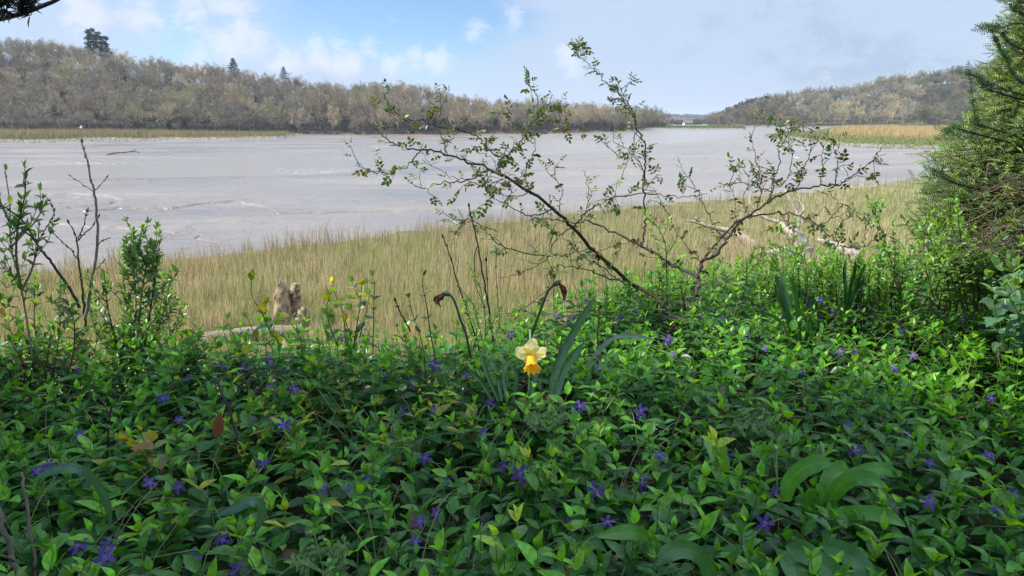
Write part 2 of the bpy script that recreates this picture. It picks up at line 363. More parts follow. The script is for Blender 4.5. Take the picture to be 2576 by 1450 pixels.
# ------------------------------------------------------------------ reeds
def blades(mb, px, py, h, w, cb, ct, lean=.12, zoff=0., W=None):
    n = len(px); z0 = .1
    d = np.stack([(px-1288)/FPX, CP+(725-py)/FPX*SP, -SP+(725-py)/FPX*CP], 1)
    t = (z0-CZ)/np.minimum(d[:, 2], -1e-3); x = d[:, 0]*t; y = d[:, 1]*t
    blades_at(mb, x, y, h, w, cb, ct, lean)
def blades_at(mb, x, y, h, w, cb, ct, lean=.12):
    n = len(x); z = terr(x, y, detail=False)
    a = rng.uniform(0, PI, n); lx = rng.normal(.03, lean, n)*h; ly = rng.normal(0, lean, n)*h
    b = np.stack([x, y, z-.03], 1); s = np.stack([np.cos(a), np.sin(a), np.zeros(n)], 1)*np.asarray(w).reshape(-1, 1)
    mid = b+np.stack([lx*.3, ly*.3, h*.55], 1); top = b+np.stack([lx, ly, h], 1)
    V = np.stack([b-s*.5, b+s*.5, mid-s*.45, mid+s*.45, top], 1).reshape(-1, 3)
    o = np.arange(n)[:, None]*5
    cm = cb*.45+ct*.55
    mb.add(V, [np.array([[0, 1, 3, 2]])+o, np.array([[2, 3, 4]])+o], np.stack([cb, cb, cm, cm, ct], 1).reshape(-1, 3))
CLEAR = [(600, 885, 130, 28, .12), (728, 862, 60, 34, .12), (2030, 668, 60, 20, .3), (2140, 672, 60, 16, .3), (1950, 660, 60, 14, .4), (1850, 622, 70, 16, .5)]
def build_reeds():
    mb = MB()
    N = 350000
    px = rng.uniform(-420, 2860, N); py = rng.uniform(400, 960, N)
    me = ip(px, MARSH)+(fbm(px/60, py/9)-.5)*22
    dens = np.where(py > me+2, 1., np.exp(-(me+2-py)/9)*.06)*np.where(py > me+26, 1, .35+.65*(py-me)/26)
    cl = fbm(px/55+3, py/16); dens = dens*np.where(py > me+30, .5+.9*sst(.3, .6, cl), 1)
    for q in CLEAR: dens = np.where(((px-q[0])/q[2])**2+((py-q[1])/q[3])**2 < 1, dens*q[4], dens)
    k = rng.random(N) < dens
    px, py, me = px[k], py[k], me[k]; n = len(px)
    dist = gdist(py); rt = sst(1500, 2300, px)
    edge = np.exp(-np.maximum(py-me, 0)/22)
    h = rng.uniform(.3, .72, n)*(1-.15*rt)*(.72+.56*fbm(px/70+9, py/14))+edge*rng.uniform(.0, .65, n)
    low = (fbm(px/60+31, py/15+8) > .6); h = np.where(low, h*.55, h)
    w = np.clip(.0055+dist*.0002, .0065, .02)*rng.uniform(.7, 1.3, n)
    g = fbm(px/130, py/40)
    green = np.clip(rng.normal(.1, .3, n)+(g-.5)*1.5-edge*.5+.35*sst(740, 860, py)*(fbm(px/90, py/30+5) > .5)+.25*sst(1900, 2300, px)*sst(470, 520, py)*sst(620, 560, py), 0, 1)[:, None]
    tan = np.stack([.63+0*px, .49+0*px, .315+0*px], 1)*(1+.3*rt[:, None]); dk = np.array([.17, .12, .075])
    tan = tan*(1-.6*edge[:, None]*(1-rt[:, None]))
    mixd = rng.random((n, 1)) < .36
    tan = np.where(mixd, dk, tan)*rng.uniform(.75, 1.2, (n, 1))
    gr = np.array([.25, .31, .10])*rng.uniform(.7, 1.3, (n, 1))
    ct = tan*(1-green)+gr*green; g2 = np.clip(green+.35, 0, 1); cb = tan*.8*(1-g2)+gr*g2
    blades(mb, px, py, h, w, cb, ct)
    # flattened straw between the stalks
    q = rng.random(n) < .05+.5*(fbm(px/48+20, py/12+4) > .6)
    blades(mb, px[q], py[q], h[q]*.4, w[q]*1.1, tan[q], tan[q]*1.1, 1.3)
    tag(mb.build('reeds', M['reed']), kind='stuff', label='tan and green reed bed spreading below the bank', cat='reeds')
    # far reed bed below the wooded hill
    mb = MB(); N = 36000
    px = rng.uniform(-650, 770, N); py = rng.uniform(336, 362, N)
    lf = ip(px, LFRONT)+(fbm(px/25, py/3)-.5)*3.4
    k = (py < lf) & (px < 735+rng.normal(0, 10, N)) & ((py < lf-2.5) | (rng.random(N) < .5)); px, py, lf = px[k], py[k], lf[k]; n = len(px)
    fr = sst(0, 6, lf-py)
    h = (.3+rng.uniform(.7, 1.5, n)*fr)*(1-.4*sst(250, 700, px)); gr = np.clip(rng.normal(.62, .25, n)-.42*fr+(fbm(px/60, py/4)-.5), 0, 1)[:, None]
    ct = (np.array([.30, .23, .155])*(1-gr)+np.array([.14, .165, .06])*gr)*rng.uniform(.75, 1.2, (n, 1))
    blades(mb, px, py, h, np.full(n, .11), ct*.8, ct, .15)
    tag(mb.build('reeds', M['reed']), kind='stuff', label='brown reed bed along the far shore under the bare wooded hill', cat='reeds')
    mb = MB(); N = 42000
    px = rng.uniform(1900, 2800, N); py = rng.uniform(316, 390, N)
    rf = ip(px, RFRONT)+(fbm(px/22, py/3)-.5)*3.
    k = (py < rf) & (px > ip(py, RLEFT)) & (py > 319); px, py, rf = px[k], py[k], rf[k]; n = len(px)
    gold = sst(14, 27, rf-py+(fbm(px/40, py/6)-.5)*14)*sst(2040, 2110, px+(py-340)*2)
    tall = gold*rng.uniform(.9, 1.7, n)+(1-gold)*rng.uniform(.15, .4, n)
    gd = np.clip(gold+rng.normal(0, .12, n), 0, 1)[:, None]
    ct = (np.array([.52, .37, .19])*gd+np.array([.2, .235, .08])*(1-gd))*rng.uniform(.8, 1.18, (n, 1))
    dkg = (px < 2060)[:, None]*(1-gd); ct = ct*(1-.5*dkg)
    blades(mb, px, py, tall, np.full(n, .11), ct*.85, ct, .12)
    N = 2600; px = rng.uniform(2230, 2800, N); py = rng.uniform(381, 401, N)
    k = 8-np.abs(py-391)-np.maximum(0, 2400-px)*.06 > 0; px, py = px[k], py[k]; n = len(px)
    ct = np.array([.3, .22, .13])*rng.uniform(.7, 1.2, (n, 1)); blades(mb, px, py, rng.uniform(.1, .35, n), np.full(n, .06), ct, ct, .3)
    tag(mb.build('reeds', M['reed']), kind='stuff', label='golden reed bed with green fringe on the far point across the creek', cat='reeds')
    mb = MB(); N = 5000
    px = rng.uniform(1560, 1875, N); py = rng.uniform(319.3, 326.6, N); n = N
    ct = np.array([.10, .15, .045])*rng.uniform(.7, 1.3, (n, 1)); blades(mb, px, py, rng.uniform(.2, .5, n), np.full(n, .2), ct, ct, .2)
    tag(mb.build('saltmarsh_grass', M['reed']), kind='stuff', label='flat green saltmarsh turf jutting into the far river bend', cat='grass')
build_reeds()
# ------------------------------------------------------------------ bare trees of the hills
def rot_about(d, ang, az):
    d = unit(d); ref = np.array([0, 0, 1.]) if abs(d[2]) < .9 else np.array([1., 0, 0])
    s = unit(np.cross(d, ref)); b = np.cross(s, d)
    return unit(d*math.cos(ang)+(s*math.cos(az)+b*math.sin(az))*math.sin(ang))
def ribbon(acc, p, q, w):
    acc.append((p, q, w))
def flush(mb, acc, col):
    if not acc: return
    p = np.array([a[0] for a in acc]); q = np.array([a[1] for a in acc]); w = np.array([a[2] for a in acc])[:, None]
    n = len(p); d = unit(q-p); s = unit(np.cross(d, rng.normal(size=(n, 3))))
    V = np.stack([p-s*w, p+s*w, q], 1).reshape(-1, 3)
    mb.add(V, np.arange(n*3).reshape(-1, 3), col)
def bare_tree(seed, hgt=12., spread=1., ivy=False, dens=(7, 7, 8, 7), lean=0., wm=1.25):
    rs = random.Random(seed); tr = MB(); cr = MB(); acc = []; iv = Leaves(T_small)
    U = rs.uniform
    def limb(p, d, L, r, segs=3, wob=.25, up=.12):
        pts = [np.array(p, float)]; d = unit(d)
        for i in range(segs):
            d = unit(d+np.array([U(-wob, wob), U(-wob, wob), U(-wob*.5, wob*.5)+up])); pts.append(pts[-1]+d*L/segs)
        return np.array(pts), d
    tp, td = limb((0, 0, -.4), (lean+U(-.1, .1), U(-.1, .1), 1), hgt*.36, .3, 4, .12, .1)
    tube(tr, tp, np.linspace(hgt*.024, hgt*.013, len(tp)), 6)
    at = lambda pts, t: pts[min(int(t*(len(pts)-1)), len(pts)-2)]+(pts[min(int(t*(len(pts)-1)), len(pts)-2)+1]-pts[min(int(t*(len(pts)-1)), len(pts)-2)])*(t*(len(pts)-1)-min(int(t*(len(pts)-1)), len(pts)-2))
    n0 = dens[0]
    for i in range(n0):
        t = .42+.58*(i+1)/n0; az = i*2.4+U(-.4, .4)
        d = rot_about(td, U(.35, .7)*spread+(1-t)*1.3*spread, az)
        lp, ld = limb(at(tp, t), d, hgt*U(.4, .52), .1, 5, .4, .1)
        tube(tr, lp, np.linspace(hgt*.0105, hgt*.004, len(lp)), 4)
        for j in range(dens[1]):
            t2 = .25+.75*(j+1)/dens[1]; b = at(lp, t2)
            bd = rot_about(ld, U(.5, 1.2), U(0, 6.3)); bp, bdd = limb(b, bd, hgt*U(.16, .25), .05, 3, .45, .12)
            tube(cr, bp, np.linspace(hgt*.0045, hgt*.002, len(bp)), 3)
            for k in range(dens[2]):
                c = at(bp, .2+.8*(k+1)/dens[2]); cd = rot_about(bdd, U(.4, 1.2), U(0, 6.3)); L = hgt*U(.08, .13)
                e = c+cd*L; ribbon(acc, c, e, hgt*.0025*wm)
                for q in range(dens[3]):
                    f = c+(e-c)*(.25+.75*q/dens[3]); fd = rot_about(cd, U(.4, 1.1), U(0, 6.3)); fd[2] += .15
                    ribbon(acc, f, f+fd*hgt*U(.04, .085), hgt*.0019*wm)
    cz, rh, rv = hgt*.60, hgt*.47*spread, hgt*.40
    def dome(V):
        V = np.array(V, float); q = np.stack([V[:, 0]/rh, V[:, 1]/rh, (V[:, 2]-cz)/np.where(V[:, 2] > cz, rv, rv*1.25)], 1); d = np.linalg.norm(q, axis=1); lump = 1+.16*np.sin(3.1*np.arctan2(q[:, 1], q[:, 0])+seed)+.1*np.sin(q[:, 2]*7+seed*2)
        f = np.where(d > .8*lump, (.8*lump+(1-np.exp(-(d-.8*lump)*1.3))*.24)/np.maximum(d, .01), 1.); f = np.where((V[:, 2] < cz*.55), 1., f)
        return np.stack([V[:, 0]*f, V[:, 1]*f, cz+(V[:, 2]-cz)*f], 1)
    cr.V = [dome(v) for v in cr.V]; pq = np.array([(x[0], x[1]) for x in acc]); P0 = dome(pq[:, 0]); P1 = dome(pq[:, 1]); acc = [(P0[i], P1[i], acc[i][2]) for i in range(len(acc))]
    flush(cr, acc, (.4, .35, .28))
    ivm = None
    if ivy:
        ivm = MB(); n = 420
        for _ in range(n):
            t = U(.1, 1.); p = at(tp, t)+np.array([rs.gauss(0, .35), rs.gauss(0, .35), rs.gauss(0, .3)])
            iv.add(p, unit(np.array([U(-1, 1), U(-1, 1), U(-1, .3)])), unit(np.array([U(-1, 1), U(-1, 1), 1])), .5, .45, jit((.035, .06, .018), .3))
        iv.put(ivm)
    return tr, cr, ivm
PROTO = []
for k, (sp, iv, hg) in enumerate([(1, 0, 12), (1.15, 0, 11.5), (.85, 0, 13), (1.05, 1, 12), (.95, 0, 12.5), (1.2, 0, 11), (.8, 1, 13), (1.05, 0, 12)]):
    PROTO.append(bare_tree(100+k, hg, sp, iv))
def proto_objs():
    out = []
    for tr, cr, iv in PROTO:
        t = tr.build('trunk', M['oak']); c = cr.build('crown', M['oaktwig'], smooth=False); i = iv.build('ivy', M['privet'], smooth=False) if iv else None
        out.append([t, c, i])
    return out
PO = proto_objs(); _first = [True]*len(PO)
def put_tree(k, x, y, z, sc, rz, label, group, name='bare_tree'):
    e = empty(name, (x, y, z), label, 'tree', group); e.rotation_euler = (0, 0, rz); e.scale = (sc*random.uniform(.92, 1.12), sc*random.uniform(.92, 1.12), sc)
    for o in PO[k]:
        if o is None: continue
        c = o if _first[k] else o.copy()
        if not _first[k]: COL.objects.link(c)
        c.parent = e
    _first[k] = False
    return e
def world_of(px, y): return (px-1288)/FPX*y*CP
def scatter_hill(pxa, pxb, base, depth, spacing, rows, jx=.4, f0=0.0):
    out = []
    for r in range(rows):
        f = f0+r/(rows-1)*1.12
        px = pxa+random.uniform(0, 20)
        while px < pxb:
            y = float(gdist(ip(px, base)))+depth*(f+random.uniform(-.35, .35)/rows)+2
            out.append((px+random.uniform(-.3, .3)*spacing/y*FPX, y, f)); px += spacing*random.uniform(.75, 1.25)/y*FPX
    return out
spots = scatter_hill(-110, 1668, LBASE, DEPTH_L, 8.6, 10)
spots.sort(key=lambda s: s[1])
print('left hill trees', len(spots))
tl = []
for px, y, f in spots:
    x = world_of(px, y); z = terrz(x, y)
    edge = f < .06; top = f > .94
    k = random.choice([0, 1, 2, 4, 5, 7]) if random.random() < .68 else random.choice([3, 6])
    sc = (random.uniform(.92, 1.06) if f > .75 else random.choice([random.uniform(.75, .95), random.uniform(.9, 1.2)]))*(.92 if px > 1100 else 1.)
    if edge: sc *= .82
    if top: lab, gr = 'bare grey-brown tree on the skyline of the wooded hill across the river', 'bare trees along the hilltop across the river'
    elif edge: lab, gr = 'low spreading bare tree at the water edge below the wooded hill', 'bare trees along the far waterline'
    elif k in (3, 6): lab, gr = 'bare tree with dark ivy round its trunk on the hillside across the river', 'ivy-clad trees on the hill across the river'
    else: lab, gr = 'bare tan-twigged tree within the wooded slope across the river', 'bare trees covering the slope across the river'
    tl.append((k, x, y, z, sc, random.uniform(0, 6.28), lab, gr))
keep = tl[:290]; rest = tl[290:]
if len(tl) > 290: keep = [tl[i] for i in sorted(random.sample(range(len(tl)), 290))]; rest = [t for t in tl if t not in keep]
for t in keep: put_tree(*t)
def merge_into(mb, srcs, x, y, z, sc, rz, cols):
    c, s = math.cos(rz), math.sin(rz)
    for src, col, mi in zip(srcs, cols, range(9)):
        if src is None: continue
        V = np.concatenate(src.V)*sc; V = np.stack([V[:, 0]*c-V[:, 1]*s+x, V[:, 0]*s+V[:, 1]*c+y, V[:, 2]+z], 1)
        fs = [np.concatenate(src.F[q]) for q in (3, 4) if src.F[q]]
        mb.add(V, fs, col, mi)
# the wood on the far hill, half a kilometre away: one mass
LOW = [bare_tree(300+k, 12, sp, 0, (6, 6, 7, 6), 0., 2.3) for k, sp in enumerate((1, 1.15, .9, 1.05))]
M['farwood'] = leaf_mat('far_wood_twig', .8, .0, .2, (1, 1, 1), .3, .2)
mb = MB()
rsp = scatter_hill(1790, 2700, RBASE, DEPTH_R, 8.4, 14)
for t in rest: merge_into(mb, PROTO[t[0]][:2], *t[1:6], [(.2, .17, .13), (.27, .225, .165)])
tag_rest = None
for px, y, f in scatter_hill(-620, -115, LBASE, DEPTH_L, 9.5, 9):
    x = world_of(px, y); merge_into(mb, random.choice(LOW)[:2], x, y, terrz(x, y), random.uniform(.8, 1.15), random.uniform(0, 6.28), [(.2, .17, .13), (.27, .23, .175)])
if mb.V: tag(mb.build('woodland', M['farwood'], smooth=False), 'bare trees deep inside the wood on the hill across the river', 'woodland', kind='stuff')
mb = MB(); print('right hill trees', len(rsp))
for px, y, f in rsp:
    x = world_of(px, y); z = terrz(x, y); c = np.array([1, 1, 1])*np.array(random.choice([(.42, .36, .23), (.25, .22, .17), (.36, .31, .22), (.22, .21, .16), (.4, .33, .2), (.2, .2, .14), (.3, .3, .18)]))*random.uniform(.6, .95)*(1.3 if 1990 < px < 2310 else .82)*(np.array([.9, 1.02, .88]) if px > 2310 and random.random() < .6 else 1.)  # sunlit stretch, and cloud shadow either side, painted into the twig colour
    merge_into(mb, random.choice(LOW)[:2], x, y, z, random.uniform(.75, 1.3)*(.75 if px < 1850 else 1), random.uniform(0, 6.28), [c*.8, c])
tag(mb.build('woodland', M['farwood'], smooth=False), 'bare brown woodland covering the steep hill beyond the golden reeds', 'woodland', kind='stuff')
# undergrowth at the feet of the trees
def scrub(spots, nm, label, cols, size=(1.2, 3.), n=34, w=.05):
    mb = MB()
    for x, y in spots:
        z = terrz(x, y); s = random.uniform(*size); m = n
        d = unit(rng.normal(size=(m, 3))*np.array([1, 1, .7])+np.array([0, 0, .75])); p = np.array([x, y, z])+rng.normal(size=(m, 3))*np.array([s*.35, s*.35, .1])
        q = p+d*s*rng.uniform(.5, 1.1, (m, 1)); acc = [(p[i], q[i], w) for i in range(m)]
        for i in range(m):
            for _ in range(3):
                b = p[i]+(q[i]-p[i])*random.uniform(.3, .9); acc.append((b, b+unit(d[i]+rng.normal(size=3)*.7)*s*.35, w*.7))
        flush(mb, acc, jit(random.choice(cols), .2))
    tag(mb.build(nm, M['farwood'], smooth=False), label, 'undergrowth', kind='stuff')
sp = []
for px, y, f in scatter_hill(-120, 1670, LBASE, DEPTH_L, 2.7, 10):
    if random.random() < (1. if f < .25 else .55): sp.append((world_of(px, y), y-1.5))
scrub(sp, 'undergrowth', 'dark leafless scrub filling the foot of the wood across the river', [(.07, .058, .056), (.09, .07, .064), (.055, .065, .048), (.08, .066, .064)], (2., 6.2), 50)
sp = [(world_of(px, y), y-3) for px, y, f in scatter_hill(1775, 2700, RBASE, 60, 4.2, 4)]
scrub(sp, 'undergrowth', 'low brown scrub fringing the hill beyond the golden reeds', [(.13, .11, .075), (.1, .085, .065), (.1, .12, .05)], (1.5, 3.4), 26, .09)
sp = []
for _ in range(420):
    px = random.uniform(1600, 1790); y = random.choice([random.uniform(640, 760), random.uniform(1900, 2500)]); sp.append((world_of(px, y), y))
scrub(sp, 'undergrowth', 'hazy belt of low trees on the far valley floor and its blue ridge', [(.14, .13, .09), (.1, .12, .07), (.16, .13, .1)], (3, 6.), 30, .35)
# conifers
def conifer(kind, seed):
    rs = random.Random(seed); tr = MB(); cr = MB(); A = []
    H = 14.
    tube(tr, [(0, 0, -.5), (.15, 0, H*.5), (0, .1, H*.97)], [.28, .18, .05], 6, (.09, .07, .055))
    lv = 17 if kind == 'spruce' else 9
    for i in range(lv):
        f = i/(lv-1)
        z = H*((.38 if kind == 'spruce' else .3)+(.6 if kind == 'spruce' else .68)*f)
        rad = (4.2*(1-f)**.8+.4) if kind == 'spruce' else rs.uniform(2.4, 4.4)*(1-.4*f)
        nb = rs.randint(5, 7) if kind == 'spruce' else rs.randint(3, 5)
        for b in range(nb):
            a = b*2*PI/nb+rs.uniform(-.4, .4)+i; L = rad*rs.uniform(.7, 1.1); dz = rs.uniform(-.12, .15)*L if kind == 'spruce' else rs.uniform(.1, .4)*L
            p0 = np.array([0, 0, z]); p1 = p0+np.array([math.cos(a)*L, math.sin(a)*L, dz]); pm = (p0+p1)/2+np.array([0, 0, -.15])
            tube(cr, [p0, pm, p1], [.06, .04, .015], 3, (.08, .065, .05))
            for q in range(26 if kind == 'spruce' else 120):
                t = rs.uniform(.3 if kind == 'spruce' else .5, 1.02); c = p0+(p1-p0)*t+np.array([rs.gauss(0, .22 if kind == 'spruce' else .4), rs.gauss(0, .22 if kind == 'spruce' else .4), rs.gauss(0, .07 if kind == 'spruce' else .3)])
                d = unit(np.array([math.cos(a)+rs.gauss(0, .7), math.sin(a)+rs.gauss(0, .7), rs.gauss(.1, .25)]))
                A.append((c-d*.25, c+d*(.35 if kind == 'spruce' else .5), .1 if kind == 'spruce' else .14))
    flush(cr, A, (.035, .058, .032))
    return tr, cr
CON = {k: [conifer(k, s) for s in (1, 2, 3)] for k in ('spruce', 'pine')}
CONO = {}
def put_conifer(kind, v, x, y, z, sc, label, group=None, name=None):
    key = (kind, v)
    e = empty(name or ('spruce_tree' if kind == 'spruce' else 'pine_tree'), (x, y, z), label, 'tree', group); e.scale = (sc,)*3; e.rotation_euler = (0, 0, random.uniform(0, 6))
    if key not in CONO:
        tr, cr = CON[kind][v]; CONO[key] = [tr.build('trunk', M['cone'], e), cr.build('crown', M['cone'], e, smooth=False)]
    else:
        for o in CONO[key]: c = o.copy(); COL.objects.link(c); c.parent = e
for px, pt, kind, sc, lab in [(258, 78, 'pine', 1.0, 'tall dark pine with layered ragged crown above the bare hilltop'), (285, 96, 'pine', .8, 'shorter dark pine leaning beside the tallest pine on the hilltop'),
                              (598, 148, 'spruce', .95, 'dark pointed spruce standing alone above the bare skyline'), (722, 169, 'spruce', .62, 'small dark spruce tip on the lower skyline, smaller than the other lone spruce')]:
    y = float(gdist(ip(px, LBASE)))+DEPTH_L*.98; x = world_of(px, y); top = zat(pt, y)
    put_conifer(kind, random.randint(0, 2), x, y, top-14*sc*.98, sc, lab)
for i in range(22):
    px = 1782+i*6.9+random.uniform(-2, 2); pt = ip(px, RSKY)-random.uniform(0, 5)+2
    y = float(gdist(ip(px, RBASE)))+DEPTH_R*.9; x = world_of(px, y); top = zat(pt, y); sc = random.uniform(.7, 1.05)*(.8 if px < 1810 else 1.2)
    put_conifer('spruce', random.randint(0, 2), x, y, top-14*sc*.98, sc, 'dark spruce in the conifer row crowning the tip of the hill', 'conifer row on the tip of the hill')
# far houses
def box(mb, c, s, mat=0, col=(.5, .5, .5)):
    c = np.array(c); s = np.array(s)/2
    V = np.array([[x, y, z] for x in (-1, 1) for y in (-1, 1) for z in (-1, 1)])*s+c
    mb.add(V, np.array([[0, 1, 3, 2], [4, 6, 7, 5], [0, 4, 5, 1], [2, 3, 7, 6], [0, 2, 6, 4], [1, 5, 7, 3]]), col, mat)
def house(px, py, y, L, Hh, label, wins=5):
    x = world_of(px, y); z = zat(py, y)
    e = empty('farmhouse', (x, y, z), label, 'house'); w = MB(); box(w, (0, 0, Hh/2-.5), (L, 6, Hh+1)); w.build('wall', M['white'], e, smooth=False)
    r = MB(); h = Hh; a = L/2+.3
    r.add([(-a, -3.4, h-.1), (a, -3.4, h-.1), (a, 3.4, h-.1), (-a, 3.4, h-.1), (-a+.1, 0, h+1.9), (a-.1, 0, h+1.9)], [np.array([[0, 1, 5, 4], [2, 3, 4, 5], [0, 3, 2, 1]]), np.array([[0, 4, 3], [1, 2, 5]])])
    r.build('roof', M['slate'], e, smooth=False)
    for i in range(wins):
        m = MB(); box(m, (-L/2+L*(i+.5)/wins, -3.02, Hh*.55), (1.2, .08, 1.2)); m.build('window', M['glass'], e, smooth=False)
house(1731, 315, 600, 7., 2.0, 'long low white farmhouse beside the river far up the valley', 4)
house(1677, 308, 640, 3.6, 1.4, 'tiny white cottage among trees far up the valley', 2)
# ------------------------------------------------------------------ drift wood, stump, birds
def lumpy(pts, rad, seed, n=14, amp=.16, k=5):
    """a gnarled log: tube along pts with noisy radius"""
    pts = smooth_line(pts, k); m = len(pts); rad = np.interp(np.linspace(0, 1, m), np.linspace(0, 1, len(rad)), rad)
    tg = unit(np.gradient(pts, axis=0)); s = unit(np.cross(tg, [.2, .1, .97])); b = np.cross(tg, s); a = np.arange(n)*2*PI/n
    nz = fbm(np.arange(m)[:, None]*.5+seed*9.1, np.abs((a[None]/PI)-1)*3.2+seed)-.5
    rr = rad[:, None]*(1+amp*2*nz)
    V = pts[:, None]+rr[..., None]*(np.cos(a)[None, :, None]*s[:, None]+np.sin(a)[None, :, None]*b[:, None])
    i = np.arange(m-1)[:, None]*n; j = np.arange(n)[None]; q = (j+1) % n
    F = np.stack([i+j, i+q, i+n+q, i+n+j], -1).reshape(-1, 4)
    V = np.vstack([V.reshape(-1, 3), pts[:1], pts[-1:]])
    caps = np.array([[x+1 if x+1 < n else 0, x, m*n] for x in range(n)]+[[(m-1)*n+x, (m-1)*n+(x+1) % n, m*n+1] for x in range(n)])
    return V, [F, caps]
def stump():
    base = G(727, 840, .12); Y = base[1]; sc = Y/FPX
    e = empty('tree_stump', base, 'hollow broken tree stump with two jagged pale prongs standing in the reeds', 'stump')
    Q = lambda px, py, dy=0: P(px, py, Y+dy)-base
    mb = MB()
    for i, (l, r, am) in enumerate([([(709, 842, -.1), (711, 800, -.08), (713, 765, -.05), (711, 735, 0), (707, 711, .03)], [30, 26, 21, 18, 9], .2), ([(750, 842, 0), (748, 800, .05), (745, 770, .08), (743, 740, .1), (745, 714, .1)], [24, 20, 15, 13, 9], .25),
            ([(728, 845, .25), (729, 810, .22), (731, 780, .2), (730, 762, .2)], [36, 30, 24, 10], .2), ([(706, 714, .02), (716, 728, .05), (727, 752, .08), (739, 772, .1), (748, 800, .02)], [7, 9, 9, 10, 12], .3),
            ([(756, 830, -.2), (758, 795, -.18), (764, 780, -.15), (762, 772, -.15)], [16, 13, 10, 5], .3), ([(735, 850, -.22), (738, 815, -.16), (732, 795, -.05)], [20, 13, 6], .35)]):
        V, F = lumpy([Q(*q) for q in l], np.array(r)*sc, i+20, 18, am, 6); mb.add(V, F)
    for i in range(26):
        b0, t0 = random.choice([((700, 735), (705, 712)), ((716, 738), (712, 716)), ((738, 740), (742, 714)), ((750, 742), (749, 718)), ((708, 730), (707, 708)), ((725, 765), (727, 750))])
        p = Q(b0[0]+random.uniform(-6, 6), b0[1]+random.uniform(0, 25), random.uniform(-.12, .12)); q = Q(t0[0]+random.uniform(-7, 7), t0[1]+random.uniform(-6, 10), random.uniform(-.1, .12)); V, F = lumpy([p, (p+q)/2, q], [.05, .04, .008], i+50, 7, .3, 4); mb.add(V, F)
    mb.build('shell', M['stumpwood'], e)
    mb = MB()
    for i in range(9):
        a0 = random.uniform(0, 6.28); d = np.array([math.cos(a0), math.sin(a0)*.7-.2, 0])
        pts = [d*.2+np.array([0, 0, .3+random.uniform(-.1, .15)]), d*.36+np.array([0, 0, .16]), d*random.uniform(.45, .62)+np.array([0, 0, -.1])]
        V, F = lumpy(pts, [.07, .06, .03], i, 8, .2, 4); mb.add(V, F)
    mb.build('root', M['stumpwood'], e)
M['stumpwood'] = bark_mat('weathered_stump', (.05, .03, .018), (.46, .34, .205), 9, .85, 1., 0, (1, 1, .6))
stump()
def log():
    a = G(512, 876, .12); a[2] = .26; b = P(760, 850, a[1]+.5); b[2] = .32
    mb = MB(); V, F = lumpy([a, a*.5+b*.5+np.array([0, .05, .03]), b], [.19, .18, .17], 3, 18, .1, 8); mb.add(V-a, F)
    o = mb.build('driftwood_log', M['greylog']); o.location = a; tag(o, 'grey weathered log lying in the reeds at the foot of the jagged stump', 'log')
M['greylog'] = bark_mat('grey_log', (.10, .08, .058), (.30, .25, .19), 18, .85, .7, 0, (.25, 1, 1))
log()
def fallen_tree():
    o = G(2030, 668, .15); Y = o[1]
    e = empty('fallen_tree', o, 'bleached fallen tree with forked limbs lying in the reed bed', 'fallen tree')
    Q = lambda px, py, dy=0: P(px, py, Y+dy)-o
    m = MB(); V, F = lumpy([Q(2037, 665), Q(2022, 628, .3), Q(2000, 592, .5), Q(1975, 572, 1.2), Q(1962, 560, 1.9)], [.1, .25, .22, .2, .1, .03], 1, 18, .38, 9); m.add(V, F); m.build('log', M['drift'], e)
    m = MB(); V, F = lumpy([Q(2172, 662, -.4), Q(2140, 640, -.2), Q(2095, 618, .2), Q(2055, 602, .5)], [.08, .24, .2, .17, .12, .04], 2, 18, .38, 9); m.add(V, F); m.build('log', M['drift'], e)
    m = MB(); V, F = lumpy([Q(2002, 660, .1), Q(1972, 640, .1), Q(1945, 636, .1), Q(1895, 640, 0)], [.1, .24, .2, .08, .03], 4, 14, .38, 9); m.add(V, F); m.build('log', M['drift'], e)
    for pl, r in [([(2000, 592, .5), (2010, 560, .6), (2004, 532, .8), (1988, 505, 1.), (1975, 478, 1.3)], .08), ([(2008, 545, .7), (2022, 530, .6), (2018, 515, .8), (1998, 500, 1.)], .05), ([(1985, 575, 1.), (1980, 545, 1.2), (1975, 528, 1.2)], .05),
                  ([(1960, 560, 1.9), (1925, 548, 2.2), (1893, 520, 2.6), (1885, 495, 2.8)], .07), ([(2004, 532, .8), (2012, 500, 1.), (2000, 470, 1.3)], .03), ([(1893, 520, 2.6), (1880, 500, 2.8), (1868, 478, 3.)], .035),
                  ([(1925, 548, 2.2), (1880, 535, 3), (1836, 520, 3.2)], .05), ([(2055, 602, .5), (2070, 596, .5), (2090, 575, .6)], .04)]:
        m = MB(); pts = smooth_line([Q(a, b, c) for a, b, c in pl], 4); tube(m, pts, np.linspace(r, r*.35, len(pts)), 7); m.build('branch', M['drift'], e)
    o2 = G(1900, 628, .12); Y2 = o2[1]; Q = lambda px, py, dy=0: P(px, py, Y2+dy)-o2
    m = MB(); V, F = lumpy([Q(1905, 628, 0), Q(1872, 600, .5), Q(1835, 582, .8), Q(1790, 572, 1), Q(1752, 560, 1.2), Q(1716, 554, 1.3)], [.2, .16, .11, .08, .05, .02], 6, 12, .25); m.add(V, F)
    x = m.build('driftwood_log', M['drift']); x.location = o2; tag(x, 'thin pale curved driftwood limb beside the bleached fallen tree', 'driftwood')
fallen_tree()
